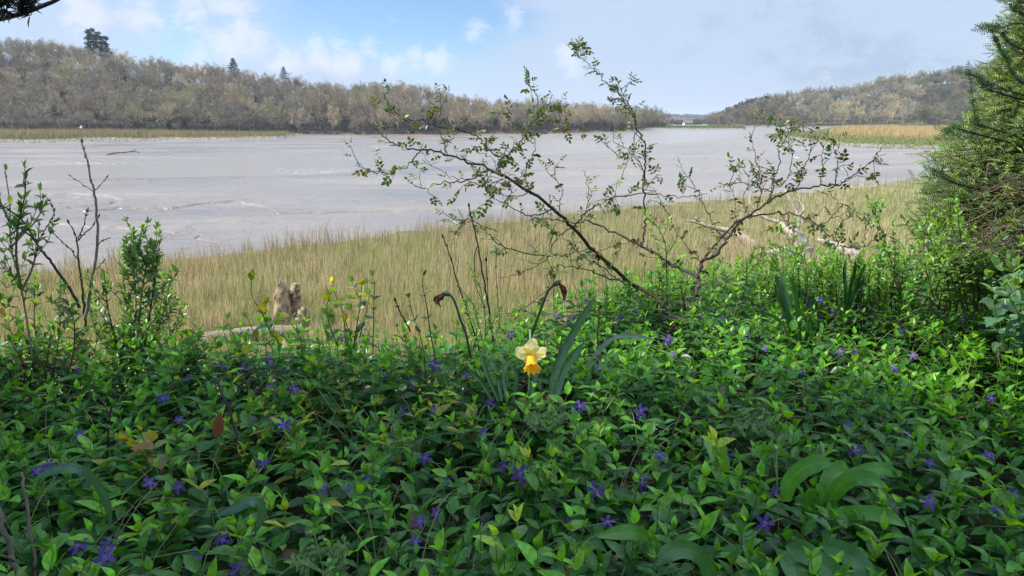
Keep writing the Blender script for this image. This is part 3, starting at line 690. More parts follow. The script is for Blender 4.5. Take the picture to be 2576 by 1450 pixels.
def bird(loc, sc, pose, label, cat):
    mb = MB(); n = 10; ys = np.linspace(-.3, .34, 9); rr = np.array([.01, .05, .085, .1, .095, .07, .045, .045, .01])
    a = np.arange(n)*2*PI/n; V = np.concatenate([np.stack([r*np.cos(a), np.full(n, y), r*np.sin(a)+(.06*max(0, y-.1)*4 if pose == 'stand' else 0)], 1) for y, r in zip(ys, rr)])
    i = np.arange(8)[:, None]*n; j = np.arange(n)[None]; k = (j+1) % n
    wh = (.8, .8, .78); dk = (.03, .03, .03)
    mb.add(V, np.stack([i+j, i+k, i+n+k, i+n+j], -1).reshape(-1, 4), wh)
    if pose == 'fly':
        tube(mb, [(0, .33, 0), (0, .45, -.02)], [.018, .004], 5, (.2, .12, .05))
        for s in (-1, 1):
            W = np.array([(s*.06, .14, .04), (s*.06, -.12, .04), (s*.3, .2, .2), (s*.3, -.06, .2), (s*.62, .02, .3), (s*.6, -.08, .3)])
            V = np.concatenate([W, W+[0, 0, .012]]); F = [[0, 1, 3, 2], [2, 3, 5, 4], [6, 8, 9, 7], [8, 10, 11, 9], [0, 2, 8, 6], [2, 4, 10, 8], [1, 7, 9, 3], [3, 9, 11, 5]]
            mb.add(V, np.array(F), np.array([wh, wh, wh, wh, dk, dk]*2))
        mb.add([(-.04, -.28, 0), (.04, -.28, 0), (.07, -.45, .02), (-.07, -.45, .02)], np.array([[0, 1, 2, 3]]), wh)
    else:
        tube(mb, smooth_line([(0, .28, .06), (0, .38, .2), (0, .3, .32), (0, .36, .42)], 4), np.linspace(.045, .03, 13), 7, wh)
        tube(mb, [(0, .35, .42), (0, .42, .43), (0, .46, .42)], [.03, .035, .015], 7, wh); tube(mb, [(0, .45, .42), (0, .6, .39)], [.014, .003], 5, dk)
        for s in (-1, 1): tube(mb, [(s*.04, 0, -.07), (s*.045, .03, -.22), (s*.04, 0, -.4)], [.014, .01, .009], 5, dk)
    o = mb.build('bird', M['feather']); o.location = loc; o.scale = (sc,)*3
    return tag(o, label, cat)
b = bird(P(203, 322, 150), 1.0, 'fly', 'white bird with dark wing tips flying low over the far reed bed', 'bird'); b.rotation_euler = (R(-25), R(35), R(-60))
b = bird(G(2004, 407, .02)+np.array([0, 0, .4]), 1., 'stand', 'small white egret standing alone on the wet mud beyond the rose stems', 'bird'); b.rotation_euler = (0, 0, R(70))
p0 = G(308, 390, 0.02); mb = MB(); tube(mb, smooth_line([(-2.2, 0, 0), (-1, .3, .25), (.2, 0, .3), (1.4, .2, .45), (2.4, 0, .3)], 4), np.linspace(.09, .05, 17), 6); tube(mb, [(1.2, .2, .4), (1.9, .3, .8)], [.05, .02], 5)
o = mb.build('dead_branch', M['bark']); o.location = p0; tag(o, 'dark waterlogged branch stranded on the mud by the far channel', 'branch')
# ------------------------------------------------------------------ periwinkle carpet
KX = (-4.2, 4.6)
def carpet():
    mb = MB(); lv = Leaves(T_vinca); big = Leaves(T_vinca)
    N = 9000
    x = rng.uniform(*KX, N); ye = yedge(x); y = rng.uniform(.35, 1, N)*0+rng.uniform(.3, 5.2, N)
    k = (y < ye+.55) & (rng.random(N) < np.where(y > ye+.1, .8, 1)); x, y = x[k], y[k]; n = len(x)
    ye = yedge(x); z = terr(x, y)
    hn = fbm(x*1.9+3, y*1.9); edge = sst(-.35, .1, y-ye)
    h = (.12+.17*hn+rng.uniform(-.03, .06, n))*(1+.25*edge*rng.random(n))
    la = rng.uniform(0, 6.28, n); ll = rng.uniform(0, .07, n); lx = np.cos(la)*ll; ly = np.sin(la)*ll-.02
    a0 = rng.uniform(0, 6.28, n); young = rng.random(n)
    yellow = (np.exp(-(((x+.55)/.55)**2+((y-2.15)/.4)**2)) > rng.random(n)*1.3)
    K = 6; size = rng.uniform(.8, 1.15, n)*(1-.12*sst(2, 4, y))
    base = np.stack([x, y, z], 1)
    stemA = []
    for kk in range(K):
        t = .22+.78*kk/(K-1)
        p = base+np.stack([lx*t*t, ly*t*t, h*t], 1)
        for sd in (0, PI):
            if True:
                az = a0+kk*PI/2+sd+rng.normal(0, .3, n)
                th = np.interp(kk, [0, 2, K-2, K-1], [1.75, 1.5, .95, .42])+rng.normal(0, .22, n)
                hd = np.stack([np.cos(az), np.sin(az), 0*az], 1)
                d = hd*np.sin(th)[:, None]+np.array([0, 0, 1.])*np.cos(th)[:, None]
                nn = np.array([0, 0, 1.])*np.sin(th)[:, None]-hd*np.cos(th)[:, None]+rng.normal(0, .18, (n, 3))
                L = np.interp(kk, [0, 2, K-2, K-1], [.058, .068, .056, .036])*size*rng.uniform(.62, 1.25, n)
                W = L*rng.uniform(.42, .56, n)
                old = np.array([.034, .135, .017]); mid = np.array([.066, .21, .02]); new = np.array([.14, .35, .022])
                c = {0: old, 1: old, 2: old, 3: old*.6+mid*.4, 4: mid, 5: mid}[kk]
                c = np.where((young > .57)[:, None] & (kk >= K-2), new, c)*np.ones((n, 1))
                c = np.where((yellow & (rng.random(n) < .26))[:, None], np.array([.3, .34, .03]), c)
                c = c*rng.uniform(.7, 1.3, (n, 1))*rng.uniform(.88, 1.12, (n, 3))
                c = np.where((rng.random(n) < .004)[:, None], np.array([.2, .11, .04]), c)
                keep = rng.random(n) < (.92 if kk else .6)
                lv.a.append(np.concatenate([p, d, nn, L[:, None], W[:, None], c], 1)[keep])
    # low leaves that fill the gaps
    m = 15000; x2 = rng.uniform(*KX, m); y2 = rng.uniform(.3, 5, m); q = y2 < yedge(x2)+.6; x2, y2 = x2[q], y2[q]; m = len(x2)
    az = rng.uniform(0, 6.28, m); th = rng.normal(1.5, .4, m); hd = np.stack([np.cos(az), np.sin(az), 0*az], 1)
    d = hd*np.sin(th)[:, None]+np.array([0, 0, 1.])*np.cos(th)[:, None]; nn = np.array([0, 0, 1.])+rng.normal(0, .35, (m, 3))
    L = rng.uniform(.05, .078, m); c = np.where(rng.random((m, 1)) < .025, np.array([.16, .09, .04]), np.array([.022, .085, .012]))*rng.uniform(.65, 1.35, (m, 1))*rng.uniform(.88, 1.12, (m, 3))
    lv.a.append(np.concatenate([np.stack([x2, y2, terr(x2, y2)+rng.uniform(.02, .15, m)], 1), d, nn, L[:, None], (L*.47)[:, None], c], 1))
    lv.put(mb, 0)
    # stems as slim three-sided tubes, all at once
    def fast_tubes(P3, r, col):
        k = P3.shape[1]; nn = len(P3); a = np.arange(3)*2*PI/3
        ring = np.stack([np.cos(a), np.sin(a)*.8, np.sin(a)*.3], 1)*r
        V = (P3[:, :, None]+ring[None, None]).reshape(-1, 3); i = np.arange(k-1)[:, None]*3; j = np.arange(3)[None]; jj = (j+1) % 3
        F = np.stack([i+j, i+jj, i+3+jj, i+3+j], -1).reshape(-1, 4)
        mb.add(V, (F[None]+(np.arange(nn)*k*3)[:, None, None]).reshape(-1, 4), col, 1)
    ts = np.linspace(0, 1, 4)[None, :, None]
    P3 = base[:, None]+np.concatenate([lx[:, None, None]*ts**2, ly[:, None, None]*ts**2, h[:, None, None]*ts], 2)
    fast_tubes(P3, .0014, (.10, .17, .05))
    m = 900; x3 = rng.uniform(-3, 3.4, m); y3 = rng.uniform(.7, 4, m); q = y3 < yedge(x3)-.05; x3, y3 = x3[q], y3[q]; m = len(x3)
    a = rng.uniform(0, 6.28, m); L = rng.uniform(.2, .5, m); t5 = np.linspace(0, 1, 7)[None, :]
    X = x3[:, None]+np.cos(a)[:, None]*L[:, None]*t5; Y = y3[:, None]+np.sin(a)[:, None]*L[:, None]*t5
    Z = terr(x3, y3)[:, None]+.06+rng.uniform(.1, .2, m)[:, None]*np.sin(t5*PI*.85)
    fast_tubes(np.stack([X, Y, Z], 2), .0012, (.16, .17, .07))
    o = mb.build('periwinkle', [M['vinca'], M['stem']]); tag(o, 'glossy green periwinkle ground cover filling the shaded bank', 'ground cover', kind='stuff')
carpet()
def on_carpet(px, py, up=.22):
    """where the ray through (px,py) meets the top of the carpet"""
    d = ray(px, py); t = .5
    while t < 9:
        p = C0+d*t
        if p[2] < terrz(p[0], p[1])+up: return p
        t += .01
    return C0+d*3
# ---- the violet flowers
def flower_proto():
    pt = MB(); n = 5
    for i in range(5):
        a = i*2*PI/5; ca, sa = math.cos(a), math.sin(a); ro = []
        for v, l, r in [(.1, -.05, .06), (.35, -.17, .16), (.7, -.26, .24), (.93, -.24, .12), (1.02, -.16, -.08)]:
            for q in (l, (l+r)/2, r):
                zz = .03+.12*v-.2*v*v+(.03 if q == l else 0)
                ro.append((ca*v-sa*q, sa*v+ca*q, zz))
        F = [(k*3+c, k*3+c+1, k*3+c+4, k*3+c+3) for k in range(4) for c in (0, 1)]
        c = np.array([(.08, .04, .235)]*15)*1.0; c[:3] = (.18, .13, .36)
        pt.add(np.array(ro)*.5, np.array(F), c)
    ey = MB(); a = np.arange(5)*2*PI/5
    V = np.concatenate([np.stack([.08*np.cos(a), .08*np.sin(a), np.full(5, .035)], 1), [[0, 0, .0]]])
    ey.add(V, np.array([[i, (i+1) % 5, 5] for i in range(5)]), (.55, .5, .62))
    tb = MB(); tube(tb, [(0, 0, -.5), (0, 0, -.2), (0, 0, .02)], [.03, .05, .09], 6, (.12, .1, .3)); tube(tb, [(0, .02, -.62), (0, 0, -.48)], [.03, .045], 5, (.08, .16, .04))
    st = MB(); tube(st, smooth_line([(0, 0, -.6), (.05, .3, -.9), (0, .8, -1.5), (0, 1., -2.6)], 3), .022, 4, (.09, .16, .05))
    return pt, ey, tb, st
FLOW = [('petals', M['petal']), ('eye', M['petal']), ('tube', M['petal']), ('stalk', M['stem'])]
_fp = flower_proto(); _fo = None
BIGF = {(1069, 1153): 'open violet periwinkle flower facing out from deep shade, well left-down of the daffodil',
        (1309, 1193): 'largest open violet periwinkle flower with upright petals, straight below the daffodil'}
FL = """410,1003 450,1056 200,1096 123,1166 97,1184 217,1196 377,1216 713,1069 663,1166 450,1226 810,1229 263,1403 197,1373 273,1366 483,1413 560,1359 600,1433 680,973 740,979 627,1053
1069,1153 1309,1193 1089,1033 1232,1016 1219,1093 1459,1023 1612,1036 1499,1233 1432,1319 1529,1313 1055,1313 1099,1293 1119,1213 925,1206 992,1099 1012,1036 1269,1173 1659,1146 1615,1216 869,1229 1045,1366 1039,971
1904,1063 2284,1091 2154,1136 2340,1166 2487,1146 2337,1263 1924,1316 2070,1316 1950,1236 2547,1243 2510,1286 2134,1069 1827,1146 2187,996 2494,1003 680,910 560,923 470,953 200,933 857,850 610,926
1095,920 1172,946 1269,890 1475,756 1399,796 1439,806 1679,856 1629,870 1505,923 1559,800 1602,783 1339,853 909,866 1689,893 1285,843 1039,960
1767,800 1874,843 1927,876 1824,803 2097,786 2267,833 2427,803 2244,746 2064,756 1980,923 2250,926 2154,893 2297,896 1734,930 2017,936 2114,886 1740,756 2484,830"""
PTS = [tuple(map(int, q.split(','))) for q in FL.split()]
LBL = {(1069, 1153): 'open violet periwinkle flower in deep shade below the nodding dry daffodil head',
 (1309, 1193): 'largest violet periwinkle flower with upright petals, directly below the yellow daffodil', (1612, 1036): 'star-like violet periwinkle flower in shade below the spent thin dark post stick',
 (1459, 1023): 'violet periwinkle flower just beneath and beside the yellow daffodil and its strap leaves', (680, 910): 'violet periwinkle flower at the bank edge below the jagged tree stump',
 (857, 850): 'violet periwinkle flower high beside the yellow-leaved ivy shoots', (1679, 856): 'violet periwinkle flower below the thick rose cane base', (1924, 1316): 'violet periwinkle flower among the broad wild garlic leaves',
 (2337, 1263): 'violet periwinkle flower seen side-on beside the wild garlic clump', (263, 1403): 'violet periwinkle flower at the bottom among dark leaves near two bare brown sticks',
 (1499, 1233): 'small five-pointed violet periwinkle flower beside the largest open one', (1095, 920): 'violet periwinkle flower at the foot of the opposite-leaved shoot',
 (713, 1069): 'violet periwinkle flower beside yellowing leaves', (410, 1003): 'violet periwinkle flower under the leafy privet bush'}
LM = [(1335, 910, 'the yellow daffodil'), (725, 790, 'the jagged stump'), (2110, 1230, 'the wild garlic clump'), (1690, 780, 'the rose cane base'), (2010, 800, 'the dark strap-leaf tuft'), (350, 850, 'the privet bush'),
      (1235, 1370, 'the bright young shoot'), (570, 1040, 'the slanting brown stick'), (370, 1120, 'the rusty bramble leaf'), (60, 1330, 'the bare sticks at the corner'), (1800, 1130, 'the upright garlic leaf'), (2500, 720, 'the creeper under the yew'), (200, 1200, 'the arching strap leaf'), (1180, 860, 'the bare budded stems'), (1350, 1060, 'the ferny herb')]
used = set(LBL.values())
for i, (px, py) in enumerate(PTS):
    p = on_carpet(px, py, .24 if (px, py) in LBL else .2); p = p-unit(ray(px, py))*(.035 if (px, py) in LBL else .012)
    if (px, py) in LBL: lab = LBL[(px, py)]
    else:
        for l in sorted(LM, key=lambda l: math.hypot(l[0]-px, l[1]-py)):
            dx, dy = px-l[0], py-l[1]; d = math.hypot(dx, dy)
            how = 'close' if d < 110 else 'a little way' if d < 230 else 'some way' if d < 400 else 'far'
            side = ('below' if dy > 0 else 'above') if abs(dy) > abs(dx) else ('to the east' if dx > 0 else 'to the west')
            lab = 'violet periwinkle flower '+{'below': f'{how} below', 'above': f'{how} behind', 'to the east': f'{how} east of', 'to the west': f'{how} west of'}[side]+' '+l[2]
            if lab not in used: break
    used.add(lab)
    e = empty('periwinkle_flower', p, lab, 'flower', 'violet periwinkle flowers on the bank')
    f = unit(-ray(px, py)+np.array([random.uniform(-1, 1), random.uniform(-.5, .5), random.uniform(-.1, 1.4)])*(.35 if (px, py) in LBL else 1.))
    e.rotation_mode = 'QUATERNION'; qd = Vector(f).to_track_quat('Z', 'Y'); e.rotation_quaternion = qd @ Quaternion((0, 0, 1), random.uniform(0, 6.28))
    sc = random.uniform(.036, .048)*(1.12 if (px, py) in LBL else .95); e.scale = (sc*random.uniform(.8, 1.1), sc*random.uniform(.8, 1.1), sc)
    if _fo is None: _fo = [m.build(nm, mt, e) for m, (nm, mt) in zip(_fp, FLOW)]
    else:
        for o in _fo: c = o.copy(); COL.objects.link(c); c.parent = e
# ------------------------------------------------------------------ strap leaves, daffodils
def strap(mb, pts, w, col, fold=.25, nrm=None, mat=0, k=5):
    pts = smooth_line(pts, k); m = len(pts); t = np.linspace(0, 1, m)
    tg = unit(np.gradient(pts, axis=0)); nr = np.array(nrm if nrm is not None else (0, -.8, .6), float)
    s = unit(np.cross(tg, nr)); up = np.cross(s, tg)
    prof = w*np.clip(np.minimum(.55+t*2, 1)*np.minimum(1, (1.001-t)*4.5)**.7, .02, 1)
    us = np.linspace(-1, 1, 9); ph = random.uniform(0, 6.28)
    wav = .10*np.sin(t*17+ph)[:, None]*us[None]**2*np.where(us > 0, 1, -.7)[None]
    V = pts[:, None]+s[:, None]*(prof[:, None]*us[None]*.5)[..., None]+up[:, None]*(prof[:, None]*(fold*.5*np.abs(us)[None]**1.4+wav))[..., None]
    i = np.arange(m-1)[:, None]*9; j = np.arange(8)[None]
    vein = np.array([1.02, .93, 1.04, .95, 1.22, .95, 1.04, .93, 1.02])[None]*(.88+.24*fbm(t*9+ph, t*3)[:, None])
    mb.add(V.reshape(-1, 3), np.stack([i+j, i+j+1, i+10+j, i+9+j], -1).reshape(-1, 4), np.asarray(col)*vein.reshape(-1, 1), mat)
def px3(l, Y, dy=0.): return [P(a, b, Y+(dy*i/(max(len(l)-1, 1)))) for i, (a, b) in enumerate(l)]
def leaf_thing(name, cat, label, leaves, Y, col, group=None, origin=None, part='leaf'):
    o = P(*(origin or leaves[0][0][0]), Y); e = empty(name, o, label, cat, group)
    for l, w, dy in leaves:
        m = MB(); pts = [p-o for p in px3(l, Y, dy)]; strap(m, pts, w, jit(col, .12)); m.build(part, M['strap'], e)
    return e
STR = (.03, .10, .025); GLA = (.06, .14, .08)
def daffodil():
    Y = 2.12; c = P(1336, 893, Y)
    e = empty('daffodil', c, 'single yellow daffodil in bloom nodding above the periwinkle', 'flower')
    ax = unit(np.array([.02, -.84, -.53])); x = np.array([1, 0, 0.]); y = np.cross(ax, x); y = unit(y)   # trumpet axis, tilted down towards the path
    if y[2] < 0: y = -y
    D = .055
    yel = np.array([.86, .80, .36]); pale = np.array([.88, .84, .46])
    for i in range(6):
        a = PI/2+i*PI/3; rad = x*math.cos(a)+y*math.sin(a); side = np.cross(ax, rad); m = MB(); V = []
        back = -.28 if i % 2 == 0 else -.12
        for v, hw in [(0, .14), (.25, .33), (.5, .43), (.75, .36), (.92, .18), (1, .02)]:
            for u in (-1, -.5, 0, .5, 1):
                V.append(rad*v*D*1.0+side*u*hw*D*1.05+ax*D*(back*v*v+.1*abs(u)*hw+.03*math.sin(v*7+u*4+i)))
        F = [(k*5+q, k*5+q+1, k*5+q+6, k*5+q+5) for k in range(5) for q in range(4)]
        m.add(V, np.array(F), pale if i % 2 else yel*.5+pale*.5); m.build('petal', M['daff'], e)
    m = MB(); n = 36; a = np.arange(n)*2*PI/n; V = []; cc = []
    prof = [(0, .011), (.12, .014), (.35, .0148), (.62, .0158), (.82, .019), (.95, .0235), (1.02, .0255)]
    for h, r in prof:
        fr = 1+.14*max(0, (h-.75)/.27)*np.sin(a*9)+.04*np.sin(a*6)*h
        hh = h*.056+.004*np.sin(a*9+1)*max(0, (h-.8)/.2)
        V.append(ax[None]*hh[:, None]+(x[None]*np.cos(a)[:, None]+y[None]*np.sin(a)[:, None])*(r*fr)[:, None]); cc.append(np.tile(np.array([.86, .60-.09*h, .03]), (n, 1)))
    i = np.arange(len(prof)-1)[:, None]*n; j = np.arange(n)[None]; k = (j+1) % n
    m.add(np.concatenate(V), np.stack([i+j, i+k, i+n+k, i+n+j], -1).reshape(-1, 4), np.concatenate(cc)); m.build('trumpet', M['daff'], e)
    m = MB(); gp = P(1330, 1010, Y+.12)-c
    tube(m, smooth_line([gp, gp*.5+np.array([0, .11, -.0]), -ax*.075+np.array([0, .05, .0]), -ax*.055+np.array([0, .012, .012]), -ax*.03, -ax*.004], 4), np.interp(np.linspace(0, 1, 21), [0, .8, .9, 1], [.004, .0035, .005, .009]), 7, (.10, .2, .06)); m.build('stem', M['stem'], e)
    m = MB(); strap(m, [-ax*.06, -ax*.035+np.array([.008, 0, .02]), np.array([.02, .0, .035])], .014, (.35, .25, .14)); m.build('spathe', M['dead'], e)
    for l, w, dy in [([(1385, 1000), (1398, 930), (1420, 880), (1455, 815), (1500, 742)], .03, .35), ([(1398, 1000), (1412, 945), (1435, 905), (1470, 862)], .03, .25), ([(1330, 1010), (1345, 950), (1352, 905)], .02, .2),
                     ([(1255, 1010), (1225, 940), (1208, 885)], .015, .2), ([(1262, 1010), (1250, 940), (1228, 892)], .014, .25), ([(1275, 1010), (1268, 930), (1290, 900)], .016, .3), ([(1290, 1010), (1300, 950), (1285, 915)], .014, .1), ([(1240, 1010), (1210, 960), (1175, 925)], .014, .1)]:
        m = MB(); strap(m, [p-c for p in px3(l, Y+.1, dy)], w, jit(STR, .15), .3, (.2, -.9, .4)); m.build('leaf', M['strap'], e)
daffodil()
def spent(st, wi, Y, label):
    o = P(*st[0], Y); e = empty('spent_daffodil', o, label, 'flower'); m = MB(); pts = smooth_line([p-o for p in px3(st, Y)], 4)
    tube(m, pts, np.linspace(.0055, .0042, len(pts)), 6, (.045, .06, .025)); m.build('stem', M['stem'], e)
    h = P(*st[-1], Y)-o; d = unit(pts[-1]-pts[-3]); m = MB()
    n = 8; pp = [h+d*t for t in (-.012, -.004, .006, .015, .022)]; tube(m, pp, [.004, .0085, .0095, .007, .003], 8, (.06, .08, .04)); m.build('seed_pod', M['stem'], e)
    m = MB()
    for q in range(4):
        l = [np.array(p) for p in px3(wi, Y)]; l = [a-o+rng.normal(size=3)*.006*(i > 0) for i, a in enumerate(l)]; strap(m, l, .009, jit((.13, .07, .035), .3), .8, (.2*q-.3, -.9, .2))
    m.build('withered_petals', M['dead'], e)
spent([(1185, 900), (1172, 840), (1159, 805), (1146, 765), (1135, 745), (1126, 740)], [(1120, 742), (1110, 745), (1105, 755), (1103, 768)], 2.5, 'withered daffodil head drooping on a thin bent stem beside the bare budded stems')
spent([(1325, 890), (1340, 835), (1359, 783), (1376, 738), (1388, 722), (1397, 715)], [(1405, 716), (1414, 722), (1419, 735), (1420, 750)], 2.45, 'withered daffodil head on a tall stem above the yellow daffodil')
leaf_thing('leaf_tuft', 'leaves', 'tuft of dark upright strap leaves rising from the periwinkle', [([(2005, 880), (1985, 800), (1966, 740), (1953, 692)], .022, .1), ([(2010, 880), (1990, 790), (1972, 720), (1963, 685)], .018, .2), ([(2012, 880), (2008, 800), (2000, 735), (1983, 690)], .022, -.1), ([(2000, 880), (1975, 790), (1955, 745), (1948, 722)], .016, 0),
    ([(2020, 880), (2030, 830), (2020, 795), (1995, 765)], .022, -.15), ([(2025, 880), (2045, 850), (2052, 820), (2040, 790)], .022, -.2), ([(1995, 880), (1975, 830), (1950, 800), (1905, 785)], .02, -.2), ([(2035, 890), (2042, 840), (2037, 790)], .02, 0)], 3.0, (.02, .07, .02))
leaf_thing('leaf_tuft', 'leaves', 'smaller fan of narrow dark strap leaves nearer the yew than the other tuft', [([(2125, 790), (2128, 740), (2124, 690), (2127, 652)], .018, .1), ([(2128, 790), (2138, 730), (2148, 690), (2153, 655)], .018, 0), ([(2130, 790), (2148, 735), (2165, 690), (2178, 660)], .018, -.1), ([(2132, 790), (2150, 745), (2170, 710), (2175, 695)], .016, .2), ([(2122, 790), (2110, 780), (2100, 800)], .016, -.1)], 3.3, (.02, .07, .02))
leaf_thing('arching_leaf', 'leaf', 'long blue-green strap leaf arching over near the bare corner sticks', [([(279, 1330), (274, 1280), (250, 1225), (215, 1188), (170, 1178), (120, 1190), (78, 1215)], .02, -.1)], 1.5, GLA)
leaf_thing('arching_leaf', 'leaf', 'blue-green strap leaf curling over in shade beside the bright young shoot', [([(640, 1340), (660, 1300), (655, 1270), (630, 1262), (590, 1280), (540, 1300)], .022, -.05)], 1.42, GLA)
leaf_thing('arching_leaf', 'leaf', 'thin pale strap leaf arching above the periwinkle beneath the rose canes', [([(1475, 920), (1500, 890), (1530, 860), (1565, 846), (1610, 848), (1655, 858)], .017, .1)], 2.4, (.13, .2, .14))
leaf_thing('garlic_leaf', 'leaf', 'upright broad garlic leaf beside a rounded pale leaf', [([(1815, 1190), (1795, 1140), (1775, 1095)], .032, .1), ([(1818, 1190), (1812, 1150), (1800, 1100)], .04, .0)], 1.75, (.11, .26, .035))
leaf_thing('garlic_leaf', 'leaf', 'single arching garlic leaf below the violet flowers in deep shade', [([(1620, 1390), (1650, 1380), (1610, 1345), (1560, 1340), (1500, 1352)], .03, -.1)], 1.38, (.08, .21, .04))
e = leaf_thing('wild_garlic', 'plant', 'clump of broad arching wild garlic leaves with two pale upright buds', [
    ([(1975, 1262), (1985, 1215), (2020, 1180), (2060, 1165), (2092, 1168)], .042, -.05), ([(2075, 1275), (2110, 1225), (2150, 1203), (2190, 1208), (2222, 1228)], .04, -.1), ([(2072, 1275), (2088, 1220), (2112, 1190), (2140, 1200)], .06, .05), ([(2100, 1240), (2150, 1195), (2215, 1180), (2268, 1198)], .036, .12),
    ([(2060, 1300), (2100, 1300), (2160, 1290), (2230, 1300), (2280, 1326)], .036, -.12), ([(2070, 1280), (2062, 1240), (2052, 1225)], .03, -.1), ([(2050, 1320), (2075, 1290), (2110, 1300), (2130, 1330)], .028, -.1), ([(2040, 1290), (2030, 1250), (2035, 1228)], .05, -.05)], 1.62, (.085, .235, .045), origin=(2072, 1280))
o = np.array(e.location)
for l in ([(1955, 1225), (1954, 1180), (1952, 1135), (1950, 1120)], [(2074, 1235), (2073, 1190), (2070, 1150), (2064, 1110)]):
    m = MB(); pts = smooth_line([p-o for p in px3(l, 1.66)], 4); k = len(pts)
    tube(m, pts, np.interp(np.linspace(0, 1, k), [0, .55, .66, .78, .9, 1], [.002, .002, .003, .0075, .005, .0008]), 7, (.22, .3, .13)); m.build('bud', M['stem'], e)
leaf_thing('wild_garlic', 'plant', 'large dark garlic leaves leaning at the very bottom below the budded clump', [([(2020, 1500), (1990, 1420), (1965, 1385), (1945, 1375)], .05, .2), ([(2160, 1520), (2090, 1440), (2030, 1395), (1975, 1375)], .046, .1), ([(2180, 1520), (2170, 1430), (2120, 1390), (2060, 1370)], .046, .12), ([(1930, 1520), (1925, 1450), (1912, 1405)], .055, .1),
    ([(1800, 1500), (1775, 1420), (1735, 1385), (1685, 1390), (1650, 1425)], .035, -.05)], 1.3, (.06, .165, .045), origin=(2000, 1490))
# ------------------------------------------------------------------ woody plants of the bank
def leafy(mbw, lv, pts, r0, r1, step, L, colf, wood=(.1, .08, .05), pair=True, t0=.25, ang=.9, wid=.45, n=5, compound=False, skip=.1):
    pts = np.asarray(pts); m = len(pts); tube(mbw, pts, np.linspace(r0, r1, m), n, wood)
    if step <= 0: return
    seg = np.linalg.norm(np.diff(pts, axis=0), axis=1); cum = np.concatenate([[0], np.cumsum(seg)]); tot = cum[-1]; s = tot*t0; a0 = random.uniform(0, 6.28); q = 0
    while s <= tot+1e-6:
        p = np.array([np.interp(s, cum, pts[:, i]) for i in range(3)]); i = min(np.searchsorted(cum, s, side='right'), m-1); d = unit(pts[i]-pts[i-1]); f = s/tot
        a = a0+q*PI/2+random.uniform(-.3, .3); q += 1
        for sd in ((0, PI) if pair else (random.uniform(0, 6.28),)):
            if random.random() < skip: continue
            ld = rot_about(d, ang*(1.15-.5*f)+random.uniform(-.25, .25), a+sd); nn = unit(np.array([0, 0, 1.])*.6+d*.8+rng.normal(size=3)*.35)
            l = L*random.uniform(.65, 1.15)*(1 if f < .9 else .8)
            if compound:
                e = p+ld*l*1.9
                for t, off in ((.45, 1), (.45, -1), (.8, 1), (.8, -1), (1, 0)):
                    sdv = unit(np.cross(ld, nn)); lv.add(p+(e-p)*t, unit(ld*(.55 if off else 1)+sdv*off), nn+rng.normal(size=3)*.2, l*random.uniform(.75, 1.05), l*random.uniform(.5, .68), colf(f))
            else: lv.add(p, ld, nn, l, l*wid*random.uniform(.85, 1.15), colf(f))
        s += step*random.uniform(.75, 1.3)
    if not compound:
        for k in range(2): lv.add(pts[-1], unit(unit(pts[-1]-pts[-2])+rng.normal(size=3)*.35), rng.normal(size=3), L*.7, L*.7*wid, colf(1.))
def thorny(mb, pts, r, n=10):
    for _ in range(n):
        i = random.randint(1, len(pts)-2); d = unit(pts[i+1]-pts[i]); s = rot_about(d, 1.35, random.uniform(0, 6.28)); p = pts[i]
        tube(mb, [p+s*r*.5, p+s*(r+.004)-d*.001, p+s*(r+.0085)-d*.004], [.0028, .0014, .0003], 4, (.05, .03, .025))
def rosedepth(px, py, k): return 3.15+.22*math.sin(px/210.+k)+.18*math.sin(py/95.+px/260.+2*k)+(785-py)/1100.
def rose(label, k, canes, seed):
    random.seed(seed); b = canes[0][0][0]; o = P(*b, rosedepth(*b, k)); e = empty('rose_bush', o, label, 'rose bush'); fol = Leaves(T_ovate); fm = MB()
    def cf(f):
        r = random.random(); return jit((.07, .125, .028) if r < .55 else (.12, .17, .035) if r < .82 else (.15, .08, .035), .25)
    for pts, r0, r1, dens in canes:
        bul = random.uniform(-.22, .22); n = len(pts)
        p3 = smooth_line([P(a, c, rosedepth(a, c, k)+bul*(i/(n-1) if i else 0))-o for i, (a, c) in enumerate(pts)], 5)
        p3[1:-1] += rng.normal(size=(len(p3)-2, 3))*.004
        m = MB(); L = float(np.linalg.norm(np.diff(p3, axis=0), axis=1).sum())
        leafy(m, fol, p3, r0, r1, .055/max(dens, .1) if dens else 0, .028, cf, (.035, .024, .02), False, .12, .9, .6, 5, True, .0)
        thorny(m, p3, (r0+r1)/2, int(L*16))
        if dens:                                                    # short side spurs tipped with leaves
            for q in range(max(1, int(L*9*dens))):
                i = random.randint(1, len(p3)-2); d = rot_about(unit(p3[i+1]-p3[i]), random.uniform(.6, 1.2), random.uniform(0, 6.28)); d[2] += .25; l = random.uniform(.04, .12)
                leafy(m, fol, np.array([p3[i], p3[i]+d*l*.5, p3[i]+unit(d+rng.normal(size=3)*.3)*l]), .0018, .0012, .034, .027, cf, (.05, .04, .025), False, .5, .9, .6, 4, True, .0)
        m.build('cane', M['bark'], e)
    fol.put(fm); fm.build('foliage', M['rose'], e)
    return e
A = [(1745, 815), (1682, 793), (1659, 756), (1592, 716), (1552, 683), (1492, 630), (1442, 573), (1392, 526), (1329, 483), (1275, 447), (1225, 423), (1169, 403), (1119, 387), (1059, 377), (1009, 370), (972, 350), (939, 320)]
